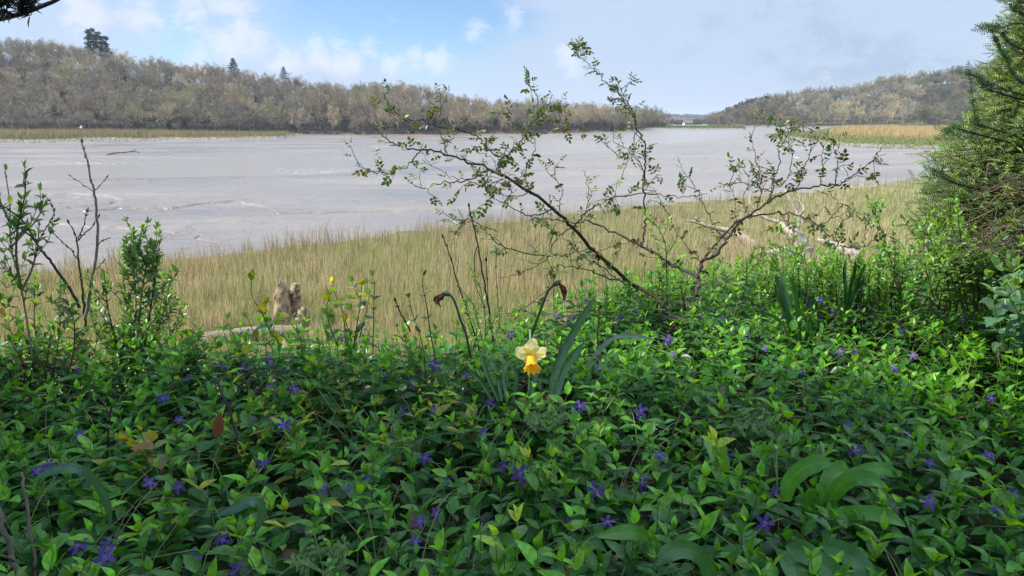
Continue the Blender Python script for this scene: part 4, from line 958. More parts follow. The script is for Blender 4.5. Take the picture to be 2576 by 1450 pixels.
rose('arching dog rose with a thick dark cane sweeping up from the bank edge', .3, [
    (A, .0125, .002, .55),
    ([(1229, 427), (1192, 447), (1152, 457), (1099, 463), (1062, 473), (1025, 457)], .004, .0013, .6), ([(1059, 377), (1039, 400), (1019, 420), (975, 437), (942, 433), (892, 417)], .0035, .0012, .7), ([(975, 437), (930, 428), (905, 415)], .002, .001, .5),
    ([(1255, 397), (1219, 367), (1205, 347), (1179, 333), (1135, 323), (1085, 313), (1059, 303), (1022, 303), (1012, 297), (982, 267), (965, 233)], .004, .0014, .75), ([(1015, 299), (992, 287), (952, 270)], .0025, .001, .8),
    ([(1119, 387), (1119, 367), (1110, 347), (1109, 320), (1110, 277), (1125, 247), (1130, 212)], .003, .0011, .25), ([(1110, 277), (1092, 263), (1069, 248)], .002, .001, .2), ([(1122, 370), (1142, 340), (1159, 317), (1182, 283)], .0025, .001, .35),
    ([(1275, 447), (1258, 437), (1255, 417), (1262, 400), (1275, 390), (1302, 370), (1322, 337), (1332, 317), (1359, 293), (1379, 267), (1392, 240)], .006, .0016, 1.1), ([(1352, 298), (1352, 267), (1345, 233), (1329, 213), (1330, 190), (1319, 177)], .003, .001, .8),
    ([(1315, 350), (1315, 320), (1289, 307), (1285, 287), (1275, 273)], .0026, .001, .8), ([(1302, 370), (1335, 343), (1359, 340), (1392, 330), (1425, 323), (1455, 317), (1472, 340)], .003, .001, .4), ([(1415, 325), (1414, 300), (1415, 267)], .002, .001, .9),
    ([(1329, 483), (1330, 473), (1325, 420), (1339, 393), (1345, 367), (1345, 347)], .0035, .0012, .8), ([(1255, 437), (1240, 400), (1210, 388), (1185, 365)], .002, .001, .6),
    ([(1275, 447), (1215, 470), (1180, 455), (1130, 440), (1080, 410), (1059, 377)], .0025, .001, .6), ([(1329, 483), (1290, 500), (1250, 480), (1205, 458), (1190, 430)], .0025, .001, .7), ([(1225, 423), (1225, 460), (1235, 496), (1190, 535), (1150, 580)], .0025, .001, .8),
    ([(1392, 526), (1335, 543), (1285, 520), (1235, 496)], .0035, .0014, .7), ([(1379, 646), (1302, 633), (1252, 613), (1219, 580), (1190, 557), (1165, 560), (1150, 580), (1128, 583)], .003, .001, .6), ([(1442, 573), (1400, 600), (1379, 646), (1325, 680), (1292, 693), (1252, 700)], .0032, .001, .35),
    ([(1552, 683), (1509, 640), (1482, 626), (1425, 643), (1379, 646)], .003, .0014, .4), ([(1585, 716), (1525, 696), (1479, 680), (1419, 670), (1369, 676)], .0042, .0015, .25), ([(1552, 703), (1509, 670), (1465, 646), (1430, 610), (1400, 585), (1345, 545)], .0028, .001, .5),
    ([(1392, 780), (1390, 700), (1379, 646), (1385, 610), (1400, 560)], .002, .001, .2), ([(1460, 790), (1452, 760), (1439, 670), (1430, 610)], .0024, .001, .2), ([(1275, 790), (1325, 770), (1369, 733), (1400, 690)], .002, .001, .1), ([(1292, 806), (1332, 766), (1382, 756)], .002, .001, .1), ([(1525, 760), (1522, 700), (1492, 630)], .002, .001, .1), ([(1480, 640), (1530, 620), (1545, 586)], .002, .001, .4),
    ([(1442, 573), (1469, 540), (1505, 516), (1545, 496), (1619, 488), (1672, 491), (1730, 494), (1780, 487)], .0042, .0014, .45), ([(1322, 477), (1290, 440), (1262, 450), (1230, 440)], .0022, .001, .8), ([(1300, 458), (1312, 440), (1320, 425)], .002, .001, .9), ([(1405, 535), (1412, 480), (1395, 440), (1400, 415)], .0022, .001, .8), ([(1469, 545), (1480, 500), (1475, 450), (1465, 430)], .0022, .001, .7)], 11)
F = [(1752, 745), (1757, 700), (1767, 656), (1800, 643), (1827, 603), (1850, 570), (1884, 543), (1930, 510), (1984, 483), (2050, 470), (2100, 467), (2114, 463), (2150, 440), (2190, 410), (2217, 370)]
rose('spreading thorny dog rose with upright leafy shoots near the yew', 1.1, [
    (F, .0085, .0018, .45), ([(1767, 656), (1790, 626), (1827, 586), (1866, 550), (1914, 541), (1984, 538), (2034, 553), (2084, 590), (2110, 616), (2134, 623), (2174, 621), (2200, 596), (2214, 580)], .0055, .0014, .35),
    ([(2034, 553), (2064, 568), (2094, 543), (2114, 520), (2104, 500), (2087, 483)], .0028, .001, .4), ([(2114, 520), (2130, 516), (2140, 540), (2152, 556)], .002, .001, .2), ([(2174, 621), (2175, 590), (2190, 570)], .002, .001, .6), ([(2110, 616), (2100, 590), (2118, 560), (2140, 545)], .002, .001, .5),
    ([(1757, 700), (1717, 678), (1675, 656), (1615, 618), (1545, 586), (1482, 558), (1442, 562), (1392, 553), (1335, 545)], .0085, .0022, .3),
    ([(1615, 618), (1620, 580), (1622, 550), (1620, 490), (1622, 433), (1622, 393), (1619, 357), (1602, 327), (1599, 300), (1589, 287), (1569, 257), (1552, 227), (1529, 213), (1509, 190), (1485, 167), (1459, 147), (1445, 140)], .0052, .0016, .75), ([(1462, 149), (1459, 125), (1450, 105)], .0022, .0012, 2.2),
    ([(1599, 300), (1585, 270), (1565, 230), (1555, 205)], .0024, .001, 1.5), ([(1622, 440), (1608, 410), (1580, 380), (1560, 345)], .0026, .001, 1.), ([(1602, 330), (1595, 360), (1580, 400), (1560, 450), (1545, 495)], .0026, .001, 1.), ([(1622, 480), (1640, 455), (1655, 440)], .002, .001, .9), ([(1560, 400), (1530, 370), (1520, 350)], .002, .001, 1.1),
    ([(1930, 512), (1944, 477), (1947, 447), (1960, 410), (1957, 377), (1960, 340), (1957, 313), (1947, 297)], .0036, .0012, 1.25), ([(1984, 483), (2010, 467), (2020, 427), (2040, 383), (2037, 347), (2050, 317)], .0034, .0012, 1.), ([(2100, 467), (2105, 460), (2104, 430), (2107, 400), (2104, 383), (2115, 340)], .0034, .0012, .7),
    ([(1904, 527), (1914, 467), (1910, 433), (1900, 400), (1897, 377), (1884, 350)], .003, .0011, 1.1), ([(1944, 482), (1904, 470), (1864, 463), (1834, 467), (1850, 453), (1864, 440), (1847, 420), (1824, 417)], .0028, .001, .8), ([(1960, 470), (1984, 443), (1994, 393), (1984, 363), (1974, 347)], .003, .001, 1.1), ([(2060, 470), (2070, 430), (2067, 393), (2080, 350)], .0026, .001, 1.), ([(1957, 345), (1975, 335), (1990, 320)], .002, .001, 1.4), ([(2185, 413), (2205, 402), (2228, 385)], .002, .001, .7),
    ([(1830, 600), (1810, 593), (1785, 545), (1764, 503), (1754, 480), (1734, 450), (1717, 427), (1705, 395)], .003, .001, .6), ([(1763, 665), (1760, 653), (1717, 608), (1690, 560), (1660, 500), (1640, 470)], .0028, .001, .6), ([(1850, 570), (1850, 520), (1845, 470)], .002, .001, .7), ([(1884, 543), (1870, 500), (1885, 460), (1875, 430)], .002, .001, .9), ([(1984, 538), (1975, 570), (1950, 600)], .002, .001, .7)], 12)
random.seed(21)
# ---- bare saplings and dead stems
def twiggy(label, lines, Y, cat='sapling', name='bare_sapling', mat='bark', bud=True, dy=.1):
    o = P(*lines[0][0][0], Y); e = empty(name, o, label, cat)
    for l, r0, r1 in lines:
        m = MB(); n = len(l); q = random.uniform(-dy, dy)
        pts = smooth_line([P(a, b, Y+q*(i/(n-1)))-o for i, (a, b) in enumerate(l)], 4); pts[1:-1] += rng.normal(size=(len(pts)-2, 3))*.0015; tube(m, pts, np.linspace(r0, r1, len(pts))*.78, 6)
        if bud:
            d = unit(pts[-1]-pts[-2]); tube(m, [pts[-1]-d*.004, pts[-1]+d*.006, pts[-1]+d*.018], [r1, r1*1.9, r1*.3], 6)
            for i in range(3, len(pts)-1, 3):
                for s in (0, PI):
                    dd = rot_about(unit(pts[i+1]-pts[i]), .7, s+i); tube(m, [pts[i], pts[i]+dd*.006, pts[i]+dd*.013], [.0022, .0026, .0006], 4)
        m.build('stem' if (l is lines[0][0]) else 'twig', M[mat], e)
twiggy('tall bare pale-barked sapling with opposite buds rising against the mud', [([(214, 800), (222, 760), (233, 683), (245, 616), (243, 526), (237, 483), (232, 460), (220, 410), (213, 383), (206, 358)], .0085, .0028), ([(237, 483), (205, 462), (178, 443)], .003, .002), ([(238, 480), (252, 465), (267, 448)], .003, .002), ([(245, 616), (258, 605), (270, 600)], .0025, .0015), ([(233, 683), (250, 670), (262, 655)], .0025, .0015)], 2.75, mat='greybark')
twiggy('dark forked bare sapling standing just beside the tall pale-barked one', [([(214, 830), (210, 750), (203, 700), (197, 643), (193, 606), (185, 580), (173, 561)], .006, .0025), ([(194, 608), (200, 590), (210, 570), (216, 545), (220, 530)], .0035, .002), ([(198, 605), (210, 590), (230, 573), (248, 546)], .0035, .002), ([(198, 655), (180, 630), (163, 616), (145, 597), (133, 586)], .003, .0018)], 2.8)
twiggy('dark bare stem slanting down across the leafy shoots by the frame edge', [([(200, 775), (187, 746), (167, 716), (140, 676), (117, 646), (90, 610), (70, 573), (40, 540), (8, 520)], .0075, .003), ([(90, 610), (110, 585), (125, 560), (137, 530)], .003, .0015), ([(125, 560), (140, 555), (147, 553)], .002, .001), ([(137, 545), (130, 515), (115, 495)], .002, .001)], 2.6)
CB = [('tall dark budded stem standing straight beside the bent dry daffodil', [([(1245, 880), (1225, 750), (1212, 683), (1199, 600), (1189, 560), (1180, 520)], .0062, .0028), ([(1200, 620), (1194, 650), (1196, 715), (1218, 770)], .003, .002)], 2.95),
      ('leaning dark budded stem with a blunt tip', [([(1206, 900), (1199, 860), (1172, 776), (1149, 703), (1132, 643), (1115, 598)], .0058, .0026)], 2.9),
      ('short cut budded twig leaning among the leafy shoots', [([(1032, 835), (1018, 805), (1004, 780), (995, 757)], .004, .0028)], 2.6),
      ('thin stem with one pale bud at its tip', [([(1240, 860), (1230, 790), (1226, 720), (1223, 656)], .0026, .003)], 3.0),
      ('very thin straight stem furthest to the rose side of the budded group', [([(1257, 830), (1252, 760), (1249, 690), (1248, 630)], .0026, .0016)], 3.0)]
for lab, ln, Y in CB: twiggy(lab, ln, Y, 'stem', 'bare_sapling')
twiggy('short dark snapped stick standing upright under the rose canes', [([(1502, 905), (1504, 850), (1507, 783)], .0055, .005)], 2.6, 'stick', 'dead_stick', bud=False)
twiggy('slanting reddish-brown forked stick poking up through the periwinkle', [([(618, 1180), (602, 1120), (575, 1030), (558, 990), (545, 955)], .005, .004), ([(572, 1028), (590, 995), (612, 960), (640, 925)], .003, .002)], 1.95, 'stick', 'dead_stick', bud=False)
twiggy('thin black upright stick under the privet bush', [([(267, 1185), (272, 1120), (275, 1050), (283, 1020)], .004, .003), ([(275, 1050), (255, 1010), (200, 985)], .002, .0012)], 2.0, 'stick', 'dead_stick', bud=False)
twiggy('grey forked sticks leaning up at the bottom corner', [([(70, 1500), (45, 1440), (25, 1380), (0, 1300), (-20, 1240)], .007, .006), ([(38, 1410), (10, 1400), (-20, 1395)], .004, .003)], 1.25, 'stick', 'dead_stick', 'stick', False)
twiggy('straight grey stick with green sprouts beside the corner sticks', [([(92, 1480), (82, 1390), (65, 1250), (52, 1190)], .0055, .0045)], 1.38, 'stick', 'dead_stick', 'stick', False)
twiggy('long thin brown twig lying across the periwinkle below the shrubs', [([(-20, 1062), (40, 1045), (110, 1018), (190, 995), (230, 985)], .004, .002)], 2.05, 'twig', 'dead_stick', bud=False)
# ---- leafy shrubs
def bush(name, label, stems, Y, L, cols, r=.004, step=.022, side=3, cat='shrub', leafm='privet', dy=.25, ang=.9, wid=.42, group=None, side_len=(.06, .16), T=T_ovate, t0=.2, wood=(.07, .055, .035)):
    o = P(*stems[0][0], Y); e = empty(name, o, label, cat, group); lv = Leaves(T); w = MB()
    L = L*1.15; step = step*.9; cf = lambda f: np.minimum(jit(random.choice(cols[0] if f < .75 else cols[1]), .22)*1.5, .5)
    for l in stems:
        q = random.uniform(-dy, dy); n = len(l); pts = smooth_line([P(a+random.uniform(-3, 3)*(i > 0), b, Y+q*(i/(n-1)))-o for i, (a, b) in enumerate(l)], 4)
        leafy(w, lv, pts, r, r*.35, step*1.3, L, cf, wood, True, t0, ang, wid)
        tot = float(np.linalg.norm(np.diff(pts, axis=0), axis=1).sum())
        for k in range(int(side*tot*4)):
            i = random.randint(int(len(pts)*t0), len(pts)-2); d = rot_about(unit(pts[i+1]-pts[i]), random.uniform(.4, 1.), random.uniform(0, 6.28)); d = unit(d+np.array([0, 0, .25])); s = random.uniform(*side_len)
            leafy(w, lv, np.array([pts[i], pts[i]+d*s*.5, pts[i]+unit(d+np.array([0, 0, .25]))*s]), r*.4, r*.25, step, L*.9, cf, wood, True, .2, ang, wid, 4)
    w.build('branches', M['stem'], e); m = MB(); lv.put(m); m.build('foliage', M[leafm], e); return e
OLD = [(.045, .10, .028), (.035, .08, .025), (.06, .12, .03)]; NEW = [(.10, .2, .035), (.13, .24, .04), (.07, .15, .03)]; RED = [(.08, .06, .03), (.05, .09, .03), (.06, .11, .03)]
bush('privet_bush', 'dense leafy privet bush in front of the reeds, tallest of the leafy shrubs', [[(335, 960), (338, 860), (340, 760), (338, 690), (335, 590)], [(330, 960), (320, 820), (312, 720), (296, 640)], [(345, 960), (370, 820), (390, 700), (400, 600)], [(350, 960), (390, 850), (415, 780), (432, 690)], [(355, 960), (410, 880), (440, 820), (462, 770)], [(320, 960), (290, 850), (270, 760), (262, 690)], [(340, 960), (352, 800), (360, 700), (370, 640)],
     [(360, 960), (420, 900), (470, 860), (500, 850)], [(310, 960), (270, 880), (235, 820), (225, 770)], [(345, 960), (385, 880), (400, 800), (408, 740)], [(330, 960), (335, 880), (325, 800), (318, 750)], [(365, 970), (440, 930), (500, 905), (530, 880)], [(335, 700), (345, 640), (355, 575)], [(300, 960), (260, 920), (215, 900), (180, 880)], [(325, 960), (300, 900), (285, 850)], [(350, 960), (372, 905), (380, 850)]], 2.85, .037, (OLD, NEW), .004, .024, 4.2)
bush('privet_bush', 'thin-stemmed shrub with sparse small leaves at the frame edge, trunk greenish', [[(85, 930), (77, 883), (67, 816), (50, 710), (27, 616), (23, 516), (12, 430)], [(50, 710), (40, 640), (48, 560), (60, 490), (62, 450)], [(30, 620), (60, 590), (90, 560), (110, 520)], [(25, 560), (8, 520), (-10, 480)], [(55, 730), (80, 680), (95, 620), (100, 570)]], 2.5, .036, (OLD, NEW), .0048, .034, 3.4, dy=.2, wood=(.1, .1, .05), t0=.4)
bush('privet_bush', 'low tangle of leafy shoots with reddish old leaves below the thin-stemmed shrub', [[(110, 990), (95, 900), (85, 800), (90, 730)], [(60, 990), (40, 880), (10, 800), (-15, 760)], [(120, 1000), (140, 900), (150, 820), (148, 760)], [(150, 1000), (180, 900), (190, 830), (185, 790)], [(20, 1010), (8, 930), (-10, 860)], [(80, 1000), (60, 920), (30, 860)], [(170, 1000), (215, 930), (240, 880), (250, 830)], [(120, 1000), (118, 930), (125, 860)], [(200, 1000), (250, 950), (290, 920)], [(50, 1000), (70, 940), (110, 890)]], 2.55, .042, (OLD+RED, NEW), .004, .028, 3.2)
bush('leafy_shoot', 'upright shoot with opposite dark leaf pairs beside the bent dry daffodil stem', [[(1098, 945), (1095, 913), (1083, 840), (1072, 766), (1066, 720), (1063, 696)]], 2.5, .038, ([(.04, .085, .03)], [(.05, .1, .03)]), .0032, .075, 0, 'shoot', dy=.05, ang=1.2)
bush('leafy_shoot', 'thinner opposite-leaved shoot nearer the ivy shoots', [[(1072, 965), (1068, 900), (1058, 840), (1040, 800), (1030, 750)]], 2.45, .032, (OLD, NEW), .0026, .05, .6, 'shoot', dy=.05, ang=1.1)
bush('leafy_shoot', 'slim leafy shoot with tiered leaf pairs on the stump side of the budded stems', [[(938, 890), (940, 830), (943, 770), (940, 720), (941, 695)]], 2.6, .034, (OLD, NEW), .0024, .045, .5, 'shoot', dy=.05, ang=1.1)
bush('leafy_shoot', 'small bright leafy sapling tangled round the bare budded stems', [[(1220, 880), (1205, 820), (1190, 770), (1160, 725)], [(1220, 880), (1222, 800), (1215, 750), (1205, 720)], [(1220, 850), (1240, 810), (1262, 775)], [(1190, 880), (1200, 830), (1180, 790)]], 2.85, .028, (NEW, NEW), .0025, .035, 2.2, 'shoot')
YIV = [(.2, .28, .03), (.14, .24, .03), (.26, .28, .03), (.09, .18, .03)]
bush('ivy_shoots', 'yellow-green ivy shoots with broad leaves and berries in front of the stump', [[(690, 850), (672, 815), (655, 780), (640, 760), (632, 735), (634, 700)], [(760, 860), (745, 830), (720, 800)], [(700, 860), (690, 830), (700, 800)], [(650, 860), (640, 840), (620, 800)], [(620, 900), (600, 870), (590, 850)]], 2.5, .042, (YIV, YIV), .003, .05, 1.1, 'ivy', 'ivy', .15, 1.1, .72, None, (.04, .1), T_broad)
bush('ivy_shoots', 'second stand of broad yellow-green ivy shoots behind the periwinkle flowers', [[(870, 870), (868, 820), (858, 780), (845, 740), (838, 715)], [(890, 870), (900, 820), (905, 770), (912, 715)], [(850, 870), (830, 830), (822, 780), (830, 740)], [(885, 860), (872, 800), (880, 750)], [(905, 850), (922, 790), (930, 740)]], 2.65, .04, (YIV+OLD[:1], YIV), .0028, .048, 1.2, 'ivy', 'ivy', .15, 1.1, .7, None, (.04, .1), T_broad)
BR = [(.10, .2, .035), (.13, .25, .04), (.09, .17, .035)]; BRN = [(.15, .28, .045), (.12, .24, .04)]
PL = [('willowy bright shoot leaning towards the fallen tree', [[(2040, 690), (2024, 656), (1994, 616), (1970, 583), (1950, 563)], [(2010, 640), (1970, 625), (1940, 612)], [(1994, 616), (1998, 585), (2005, 560)]], 3.5), ('tall slender leafy shoot rising to the yew side of the fallen tree', [[(2262, 720), (2250, 680), (2237, 640), (2214, 576), (2190, 516), (2181, 497)], [(2214, 576), (2195, 560), (2175, 552)], [(2200, 540), (2208, 515), (2212, 500)], [(2237, 640), (2220, 625), (2205, 620)]], 3.3),
      ('upright leafy shoot just in front of the tall slender one', [[(2256, 725), (2252, 690), (2250, 626), (2244, 583), (2246, 565)]], 3.25), ('bushy bright shoot under the right-spreading rose arch', [[(1877, 720), (1877, 680), (1880, 655), (1897, 630)], [(1877, 700), (1860, 670), (1855, 650)], [(1880, 690), (1905, 665), (1915, 640)]], 3.6), ('short bright shoot beside the rose bush foot', [[(1826, 720), (1824, 700), (1824, 675)]], 3.6),
      ('tall bright shoot growing up through the middle of the rose canes', [[(1678, 720), (1677, 660), (1675, 610), (1655, 570), (1630, 550)], [(1676, 640), (1700, 610), (1705, 580)], [(1675, 610), (1650, 600), (1640, 585)], [(1678, 690), (1660, 650), (1655, 620)]], 3.45)]
for lab, st, Y in PL: bush('privet_shoot', lab, st, Y, .032, (BR, BRN), .003, .02, 1.5, 'shoot', side_len=(.04, .1))
for gi, (a, b, y0, y1, Y, n, lab) in enumerate([(1900, 2110, 745, 640, 3.75, 26, 'bright green thicket of privet shoots along the sunlit bank edge under the fallen tree'), (2090, 2320, 760, 655, 3.55, 26, 'bright green thicket of privet shoots where the bank edge meets the yew'), (1560, 1790, 765, 700, 3.6, 18, 'low sunlit privet shoots around the feet of the rose canes')]):
    st = []
    for i in range(n):
        x0 = random.uniform(a, b); tp = y1+random.uniform(-25, 40); st.append([(x0, y0+20), (x0+random.uniform(-8, 8), (y0+tp)/2), (x0+random.uniform(-18, 18), tp)])
    bush('privet_thicket', lab, st, Y, .034, (BR, BRN), .003, .022, 2.2, 'shrub', dy=.2, side_len=(.04, .1))
# ---- the yew and the shrubs under it
def yew_spray(lv, w, p, d, L, nrm, col):
    d = unit(d); s = unit(np.cross(d, nrm)); n = max(8, int(L/.0048)); t = np.linspace(.05, 1, n)
    pos = p+d*L*t[:, None]+np.array([0, 0, -1.])*L*.07*(t**2)[:, None]
    sg = np.where(np.arange(n) % 2, 1., -1.)[:, None]
    dd = s*sg*1.0+d*(.45+.5*t[:, None]**3)+rng.normal(size=(n, 3))*.1
    l = .0165*np.sin(np.clip(t, .12, .9)*PI*.9+.25)*rng.uniform(.8, 1.1, n)+.003
    lv.add(pos, unit(dd), np.broadcast_to(unit(nrm), (n, 3))+rng.normal(size=(n, 3))*.15, l, .0043, col*rng.uniform(.8, 1.2, (n, 1)))
    w.append((p, p+d*L+np.array([0, 0, -L*.07])))
T_needle = leaf_T([0, .5, 1], [.35, .5, .12], .1, .12)
YEWD = [(2600, -60), (2555, 10), (2540, 50), (2505, 72), (2530, 110), (2500, 160), (2478, 205), (2455, 270), (2425, 330), (2400, 385), (2380, 430), (2368, 470), (2360, 520), (2345, 570), (2330, 620), (2345, 680), (2380, 720)]
def yew():
    Y0 = 3.2; base = P(2800, 860, Y0); base[2] = terrz(base[0], base[1]); e = empty('yew_tree', base, 'dark green yew with fine flat needles filling the frame edge', 'tree')
    w = MB(); lv = Leaves(T_needle); tw = []
    topz = 6.6; tr = [base, base+np.array([.02, 0, 1.2]), base+np.array([-.03, .02, 2.4]), base+np.array([0, 0, 3.6])]
    pts = smooth_line(tr, 5); tube(w, pts-base, np.linspace(.11, .02, len(pts)), 9); w.build('trunk', M['bark'], e)
    w = MB(); yd = np.array(YEWD, float)[np.argsort([q[1] for q in YEWD])]
    for k in range(980):
        py = random.uniform(-120, 715); ed = float(np.interp(py, yd[:, 1], yd[:, 0])); f = random.random()**.6
        depth = random.uniform(-1., .9)                     # in front of or behind the trunk's distance
        th = math.asin(max(-1, min(1, depth)))
        half = (2800-ed-45-72*float(sst(430, 230, py))*float(sst(-40, 60, py)))*math.cos(th)*(.80+.2*random.random())
        # side branches start at the trunk line and end on the crown's surface
        tip = P(2800-half, py, Y0)+np.array([0, depth*.95*(2800-ed)/430., 0]); ctr = P(2800, py+40, Y0)
        if random.random() < .18: tip[0] = 2*ctr[0]-tip[0]
        if 450 < py < 640 and -.9 < depth < .3 and random.random() < .22: continue
        st = ctr+(tip-ctr)*random.uniform(.25, .45); mid = (st+tip)/2+np.array([0, 0, .04])
        tube(w, smooth_line([st-base, mid-base, tip-base], 3), np.linspace(.008, .002, 7), 4, (.06, .04, .03))
        d0 = unit(tip-st); L0 = np.linalg.norm(tip-st)
        for q in range(19):
            t = .22+.78*(q+random.random())/19; p = st+(tip-st)*t+rng.normal(size=3)*.025
            d = unit(d0+rng.normal(size=3)*.6+np.array([0, -.2, .25])); nr = unit(np.array([-.25, -.45, 1.])+rng.normal(size=3)*.3)
            young = random.random() < .45
            col = np.array(jit((.19, .29, .045) if young else (.07, .14, .03), .25)); yew_spray(lv, tw, p-base, d, random.uniform(.04, .078), nr, col)
    # the free shoots that stick out against the sky
    for l in ([(2570, 60), (2530, 68), (2482, 72)], [(2560, 120), (2515, 75), (2490, 68)], [(2575, 210), (2530, 145), (2505, 100)], [(2540, 230), (2500, 215), (2478, 212)], [(2560, 30), (2562, 10), (2566, -20)], [(2480, 320), (2455, 300), (2440, 190)], [(2500, 230), (2470, 200), (2435, 187)], [(2400, 460), (2372, 440), (2355, 432)], [(2430, 330), (2405, 322), (2388, 330)]):
        p = smooth_line([P(min(l[0][0]+170, 2760), l[0][1]+45, Y0)-base]+[P(a, b, Y0-.1)-base for a, b in l], 5); tube(w, p, np.linspace(.005, .0015, len(p)), 4, (.05, .04, .025))
        for i in range(1, len(p)-1):
            for sd in (-1, 1):
                d = unit(p[i+1]-p[i])+np.array([0, .3*sd, .55*sd])*random.uniform(.5, 1.); yew_spray(lv, tw, p[i], unit(d), random.uniform(.022, .05), unit(np.array([-.3, -.8, .5])+rng.normal(size=3)*.2), np.array(jit((.07, .13, .03), .25)))
        yew_spray(lv, tw, p[-1], unit(p[-1]-p[-2]), .06, np.array([-.2, -.8, .5]), np.array((.05, .1, .03)))
    for a, b in tw: tube(w, [a, b], [.0014, .0008], 3, (.10, .1, .04), cap=False)
    w.build('branches', M['stem'], e); m = MB(); lv.put(m); m.build('foliage', M['yew'], e)
    # dead brown inner twigs
    m = MB()
    for _ in range(200):
        p = P(random.uniform(2490, 2690), random.uniform(430, 650), Y0+random.uniform(-.65, .3))-base; d = unit(np.array([-1, random.uniform(-.8, .5), random.uniform(-.7, .4)])); l = random.uniform(.08, .3)
        q = p+d*l; tube(m, [p, (p+q)/2+rng.normal(size=3)*.015, q], [.0022, .0016, .0008], 3, jit((.10, .065, .04), .35), cap=False)
    m.build('dead_twigs', M['stem'], e)
yew()
st = []
for i in range(34):
    x0 = random.uniform(2330, 2560); tp = random.uniform(500, 700); st.append([(x0+random.uniform(0, 30), 780), (x0+random.uniform(-5, 25), (780+tp)/2), (x0+random.uniform(-35, 15), tp)])
bush('privet_bush', 'bright leafy shrub growing up against the lower skirts of the yew', st, 3.05, .036, (OLD+BR, BRN), .0035, .026, 2.2, dy=.35)
st = []
for i in range(16):
    x0 = random.uniform(2490, 2660); tp = random.uniform(650, 800); st.append([(x0, 900), (x0+random.uniform(-15, 15), (900+tp)/2), (x0+random.uniform(-40, 10), tp)])
bush('creeper', 'broad-leaved blue-green creeper trailing over the yew foot', st, 2.45, .055, ([(.05, .12, .05), (.045, .1, .045)], [(.09, .17, .06)]), .002, .045, .8, 'creeper', 'vinca', .2, 1.2, .6, None, (.04, .1), T_vinca)
# ---- odd shoots and leaves
SH = [(1215, 1400, 'bright young yellow-green shoot standing out at the bottom of the shade', 1.32, [[(1255, 1470), (1250, 1400), (1245, 1350)], [(1300, 1440), (1300, 1370), (1303, 1310)]], .05),
      (1345, 1180, 'paired pale young leaves rising beside the largest violet flower', 1.7, [[(1325, 1240), (1330, 1190), (1328, 1150)], [(1350, 1230), (1372, 1180), (1388, 1150)]], .042),
      (1800, 1130, 'lone rounded pale leaf shoot beside the upright garlic leaf', 1.75, [[(1812, 1200), (1806, 1150), (1800, 1105)]], .05),
      (2380, 1200, 'tall leafy periwinkle stem leaning beyond the garlic clump', 1.6, [[(2340, 1350), (2375, 1260), (2388, 1190), (2395, 1130)]], .058)]
for a, b, lab, Y, st, L in SH: bush('periwinkle_shoot', lab, st, Y, L, ([(.05, .13, .03)] if a > 2000 else [(.10, .2, .03)], [(.07, .16, .03)] if a > 2000 else [(.24, .38, .04)]), .0024, .035, 0, 'shoot', 'vinca', .05, 1.1, .48, None, (.04, .1), T_vinca, .1, (.12, .2, .05))
bush('bramble_leaf', 'rusty orange-green bramble leaf lying on the periwinkle', [[(405, 1200), (392, 1150), (385, 1110)], [(385, 1150), (350, 1120), (320, 1110)]], 1.82, .045, ([(.2, .12, .03), (.17, .16, .03)], [(.22, .13, .035), (.15, .17, .03)]), .002, .05, 0, 'leaf', 'ivy', .03, 1.2, .8, None, (.04, .1), T_broad, .4)
m = MB(); lv = Leaves(T_vinca); q = P(548, 1100, 1.95); lv.add((0, 0, 0), (0.1, .1, 1), (.1, -1, .2), .075, .034, (.16, .06, .02)); lv.put(m); o = m.build('dead_leaf', M['dead']); o.location = q; tag(o, 'single red-brown dead leaf upright among green periwinkle leaves', 'leaf')
def herb(px, py, Y, lab):
    o = P(px, py+45, Y); e = empty('ferny_herb', o, lab, 'plant'); lv = Leaves(T_small); w = MB()
    for i in range(9):
        a = i*.9; d = unit(np.array([math.cos(a)*.9, math.sin(a)*.5-.3, .8])); L = random.uniform(.05, .1); tip = d*L; tube(w, [(0, 0, 0), d*L*.5, tip], .001, 4, (.12, .2, .06))
        for t in (.5, .65, .8, .95, 1):
            for s in (-1, 1):
                sd = unit(np.cross(d, [0, -.5, 1])); pos = d*L*t
                for u in (.3, .7, 1.): lv.add(pos+sd*s*.018*u*(1.3-t), unit(sd*s+d*.6), (0, -.5, 1), .012, .008, jit((.11, .2, .05), .2))
    w.build('stalks', M['stem'], e); m = MB(); lv.put(m); m.build('foliage', M['vinca'], e)
herb(1365, 1040, 1.85, 'small pale green ferny herb among the periwinkle below the daffodil'); herb(815, 1395, 1.25, 'pale feathery herb at the very bottom of the shaded bank'); herb(1880, 1050, 2.0, 'light green nettle-like herb under the strap-leaf tuft')
# rough litter and grass on the slope below the bank edge
mb = MB(); n = 9000; x = rng.uniform(-6, 7, n); y = yedge(x)+rng.uniform(.45, 4.5, n); ct = np.where(rng.random((n, 1)) < .45, np.array([.36, .27, .16]), np.array([.14, .19, .06]))*rng.uniform(.7, 1.3, (n, 1))
blades_at(mb, x, y, rng.uniform(.12, .45, n), rng.uniform(.004, .009, n), ct*.8, ct, .5); tag(mb.build('rough_grass', M['reed']), 'rough straw and grass on the slope below the bank edge', 'grass', kind='stuff')
